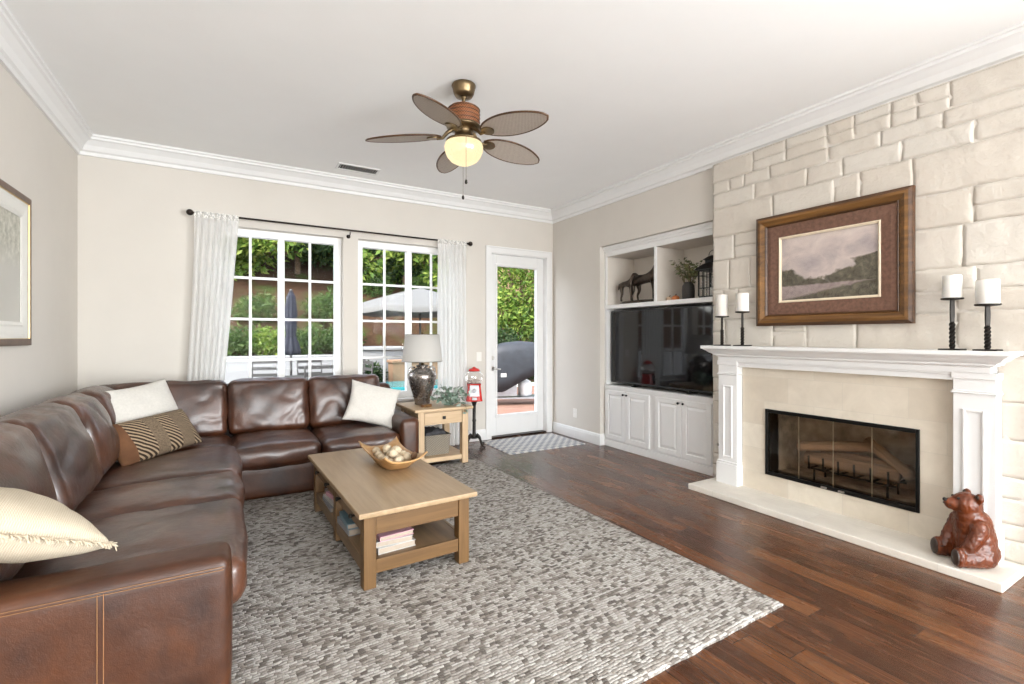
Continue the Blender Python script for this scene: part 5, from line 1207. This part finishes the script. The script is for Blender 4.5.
for k in range(8): an = 2 * PI * k / 8; g = B(); tube(g, [(0, 0, 2.60), (1.72 * math.cos(an), 1.72 * math.sin(an), 2.10)], .010, 6); obj('rib', g, 'patio_metal', uo)
g = B(); lathe(g, [(.28, 0), (.28, .06), (.05, .09), (.04, .3), (.026, .3)], n=24); obj('base', g, 'patio_metal', uo, smooth=True)
# patio tables and chairs
pt = thing('patio_table', 'dark patio table under the closed navy umbrella', 'table', (1.45, 9.6, GZ)); g = B(); box(g, -.75, .40 - .05, -.45, .45, .70, .735); obj('tabletop', g, 'patio_metal', pt, bevel=.005)
for x in (-.70, .30):
    for y in (-.40, .40): g = B(); tube(g, [(x, y, 0), (x, y, .70)], .02, 8); obj('leg', g, 'patio_metal', pt)
um.location = (1.02, 10.22, GZ)
pc = thing('patio_chair', 'x', 'chair', (0, 0, GZ), 0, 'metal chairs on the patio')
g = B(); box(g, -.24, .24, -.24, .22, .43, .455); obj('seat', g, 'patio_metal', pc, bevel=.005)
g = B()
for x in (-.235, .235): tube(g, [(x, .22, .44), (x, .27, .70), (x, .30, .98)], .014, 8)
for z_, y in ((.97, .30), (.84, .286), (.71, .271), (.58, .247)): box(g, -.235, .235, y - .008, y + .008, z_ - .030, z_ + .030)
obj('backrest', g, 'patio_metal', pc)
for x in (-.22, .22):
    for y in (-.22, .22): g = B(); tube(g, [(x, y, 0), (x, y, .435)], .014, 8); obj('leg', g, 'patio_metal', pc)
    g = B(); tube(g, [(x * 1.09, -.20, .44), (x * 1.09, -.20, .66), (x * 1.09, .25, .67)], .013, 8); obj('arm', g, 'patio_metal', pc, smooth=True)
first = True
for x, y, rz, lb in ((.55, 10.45, -.2, 'patio chair left of the closed navy umbrella facing the house'), (1.45, 10.40, .1, 'patio chair right of the closed navy umbrella facing the house'), (1.30, 8.85, PI, 'patio chair on the house side of the dark patio table'), (2.05, 9.55, -PI / 2 + .2, 'patio chair at the right end of the dark patio table'), (2.25, 10.75, -.5, 'patio chair standing alone at the right of the patio table'), (.05, 9.3, PI / 2 + .3, 'patio chair at the left end of the dark patio table')):
    if first: pc.location = (x, y, GZ); pc.rotation_euler = (0, 0, rz); pc['label'] = lb; first = False
    else: dup(pc, (x, y, GZ), rz, lb)
# covered grill
gl = thing('covered_grill', 'barbecue grill under a charcoal cover outside the glazed door', 'grill', (5.50, 9.0, GZ), math.radians(-22))
g = B(); rings = []
prof = [(1.0, .0), (1.03, .25), (1.02, .5), (.98, .72), (.80, .86), (.55, .91), (.1, .92)]
for s_, f in prof:
    ring = []
    for k in range(64):
        a_ = 2 * PI * k / 64; cx_, sy_ = math.cos(a_), math.sin(a_); e = 2 / 4.5; x = .74 * s_ * math.copysign(abs(cx_) ** e, cx_); y = .36 * s_ * math.copysign(abs(sy_) ** e, sy_)
        hem = .30 + .48 * max(0, min(1, (x + .40) / .85)) if f == 0 else 0
        fold = .025 * mnoise.noise(Vector((k * .55, f * 2, 3))) * (1 - f)
        z_ = hem if f == 0 else hem + .42 + f * .92 + .05 * mnoise.noise(Vector((x * 3, y * 3, f)))
        if f > 0: hb = .30 + .48 * max(0, min(1, (x + .40) / .85)); z_ = hb + (1.33 + (.05 * math.cos(x * 3)) - hb) * f / .92
        ring.append((x * (1 + fold), y * (1 + fold), z_))
    rings.append(ring)
loft(g, rings); obj('cover', g, 'grill_cover', gl, smooth=True)
g = B(); box(g, -.46, -.34, -.378, -.366, .62, .70); obj('cover_tag', g, 'book_white', gl)
for x in (-.58, .58):
    for y in (-.25, .25): g = B(); box(g, x - .025, x + .025, y - .025, y + .025, .06, .9); obj('leg', g, 'grill_steel', gl)
g = B(); box(g, -.58, .58, -.26, .26, .14, .17); obj('bottom_shelf', g, 'grill_steel', gl)
g = B(); box(g, -.56, -.10, -.27, -.25, .20, .92); box(g, .34, .56, -.27, -.25, .20, .92); obj('cart_panel', g, 'grill_steel', gl, bevel=.004)
for x in (-.58, .58):
    for y in (-.25, .25): g = B(); tube(g, [(x - .02, y, .06), (x + .02, y, .06)], .06, 16); obj('wheel', g, 'black_metal', gl)
g = B(); lathe(g, [(.10, .172), (.15, .20), (.155, .44), (.12, .50), (.05, .53), (.05, .58)], (.12, 0, 0), 24); o = obj('propane_tank', g, 'white_vinyl', smooth=True); o.data.transform(Matrix.Translation((-.12, 0, -.1715))); o.location = Vector((5.50, 9.0, GZ)) + Matrix.Rotation(math.radians(-22), 3, 'Z') @ Vector((.12, -.02, .1715)); tag(o, 'white gas tank on the lower shelf of the covered grill', 'gas tank')
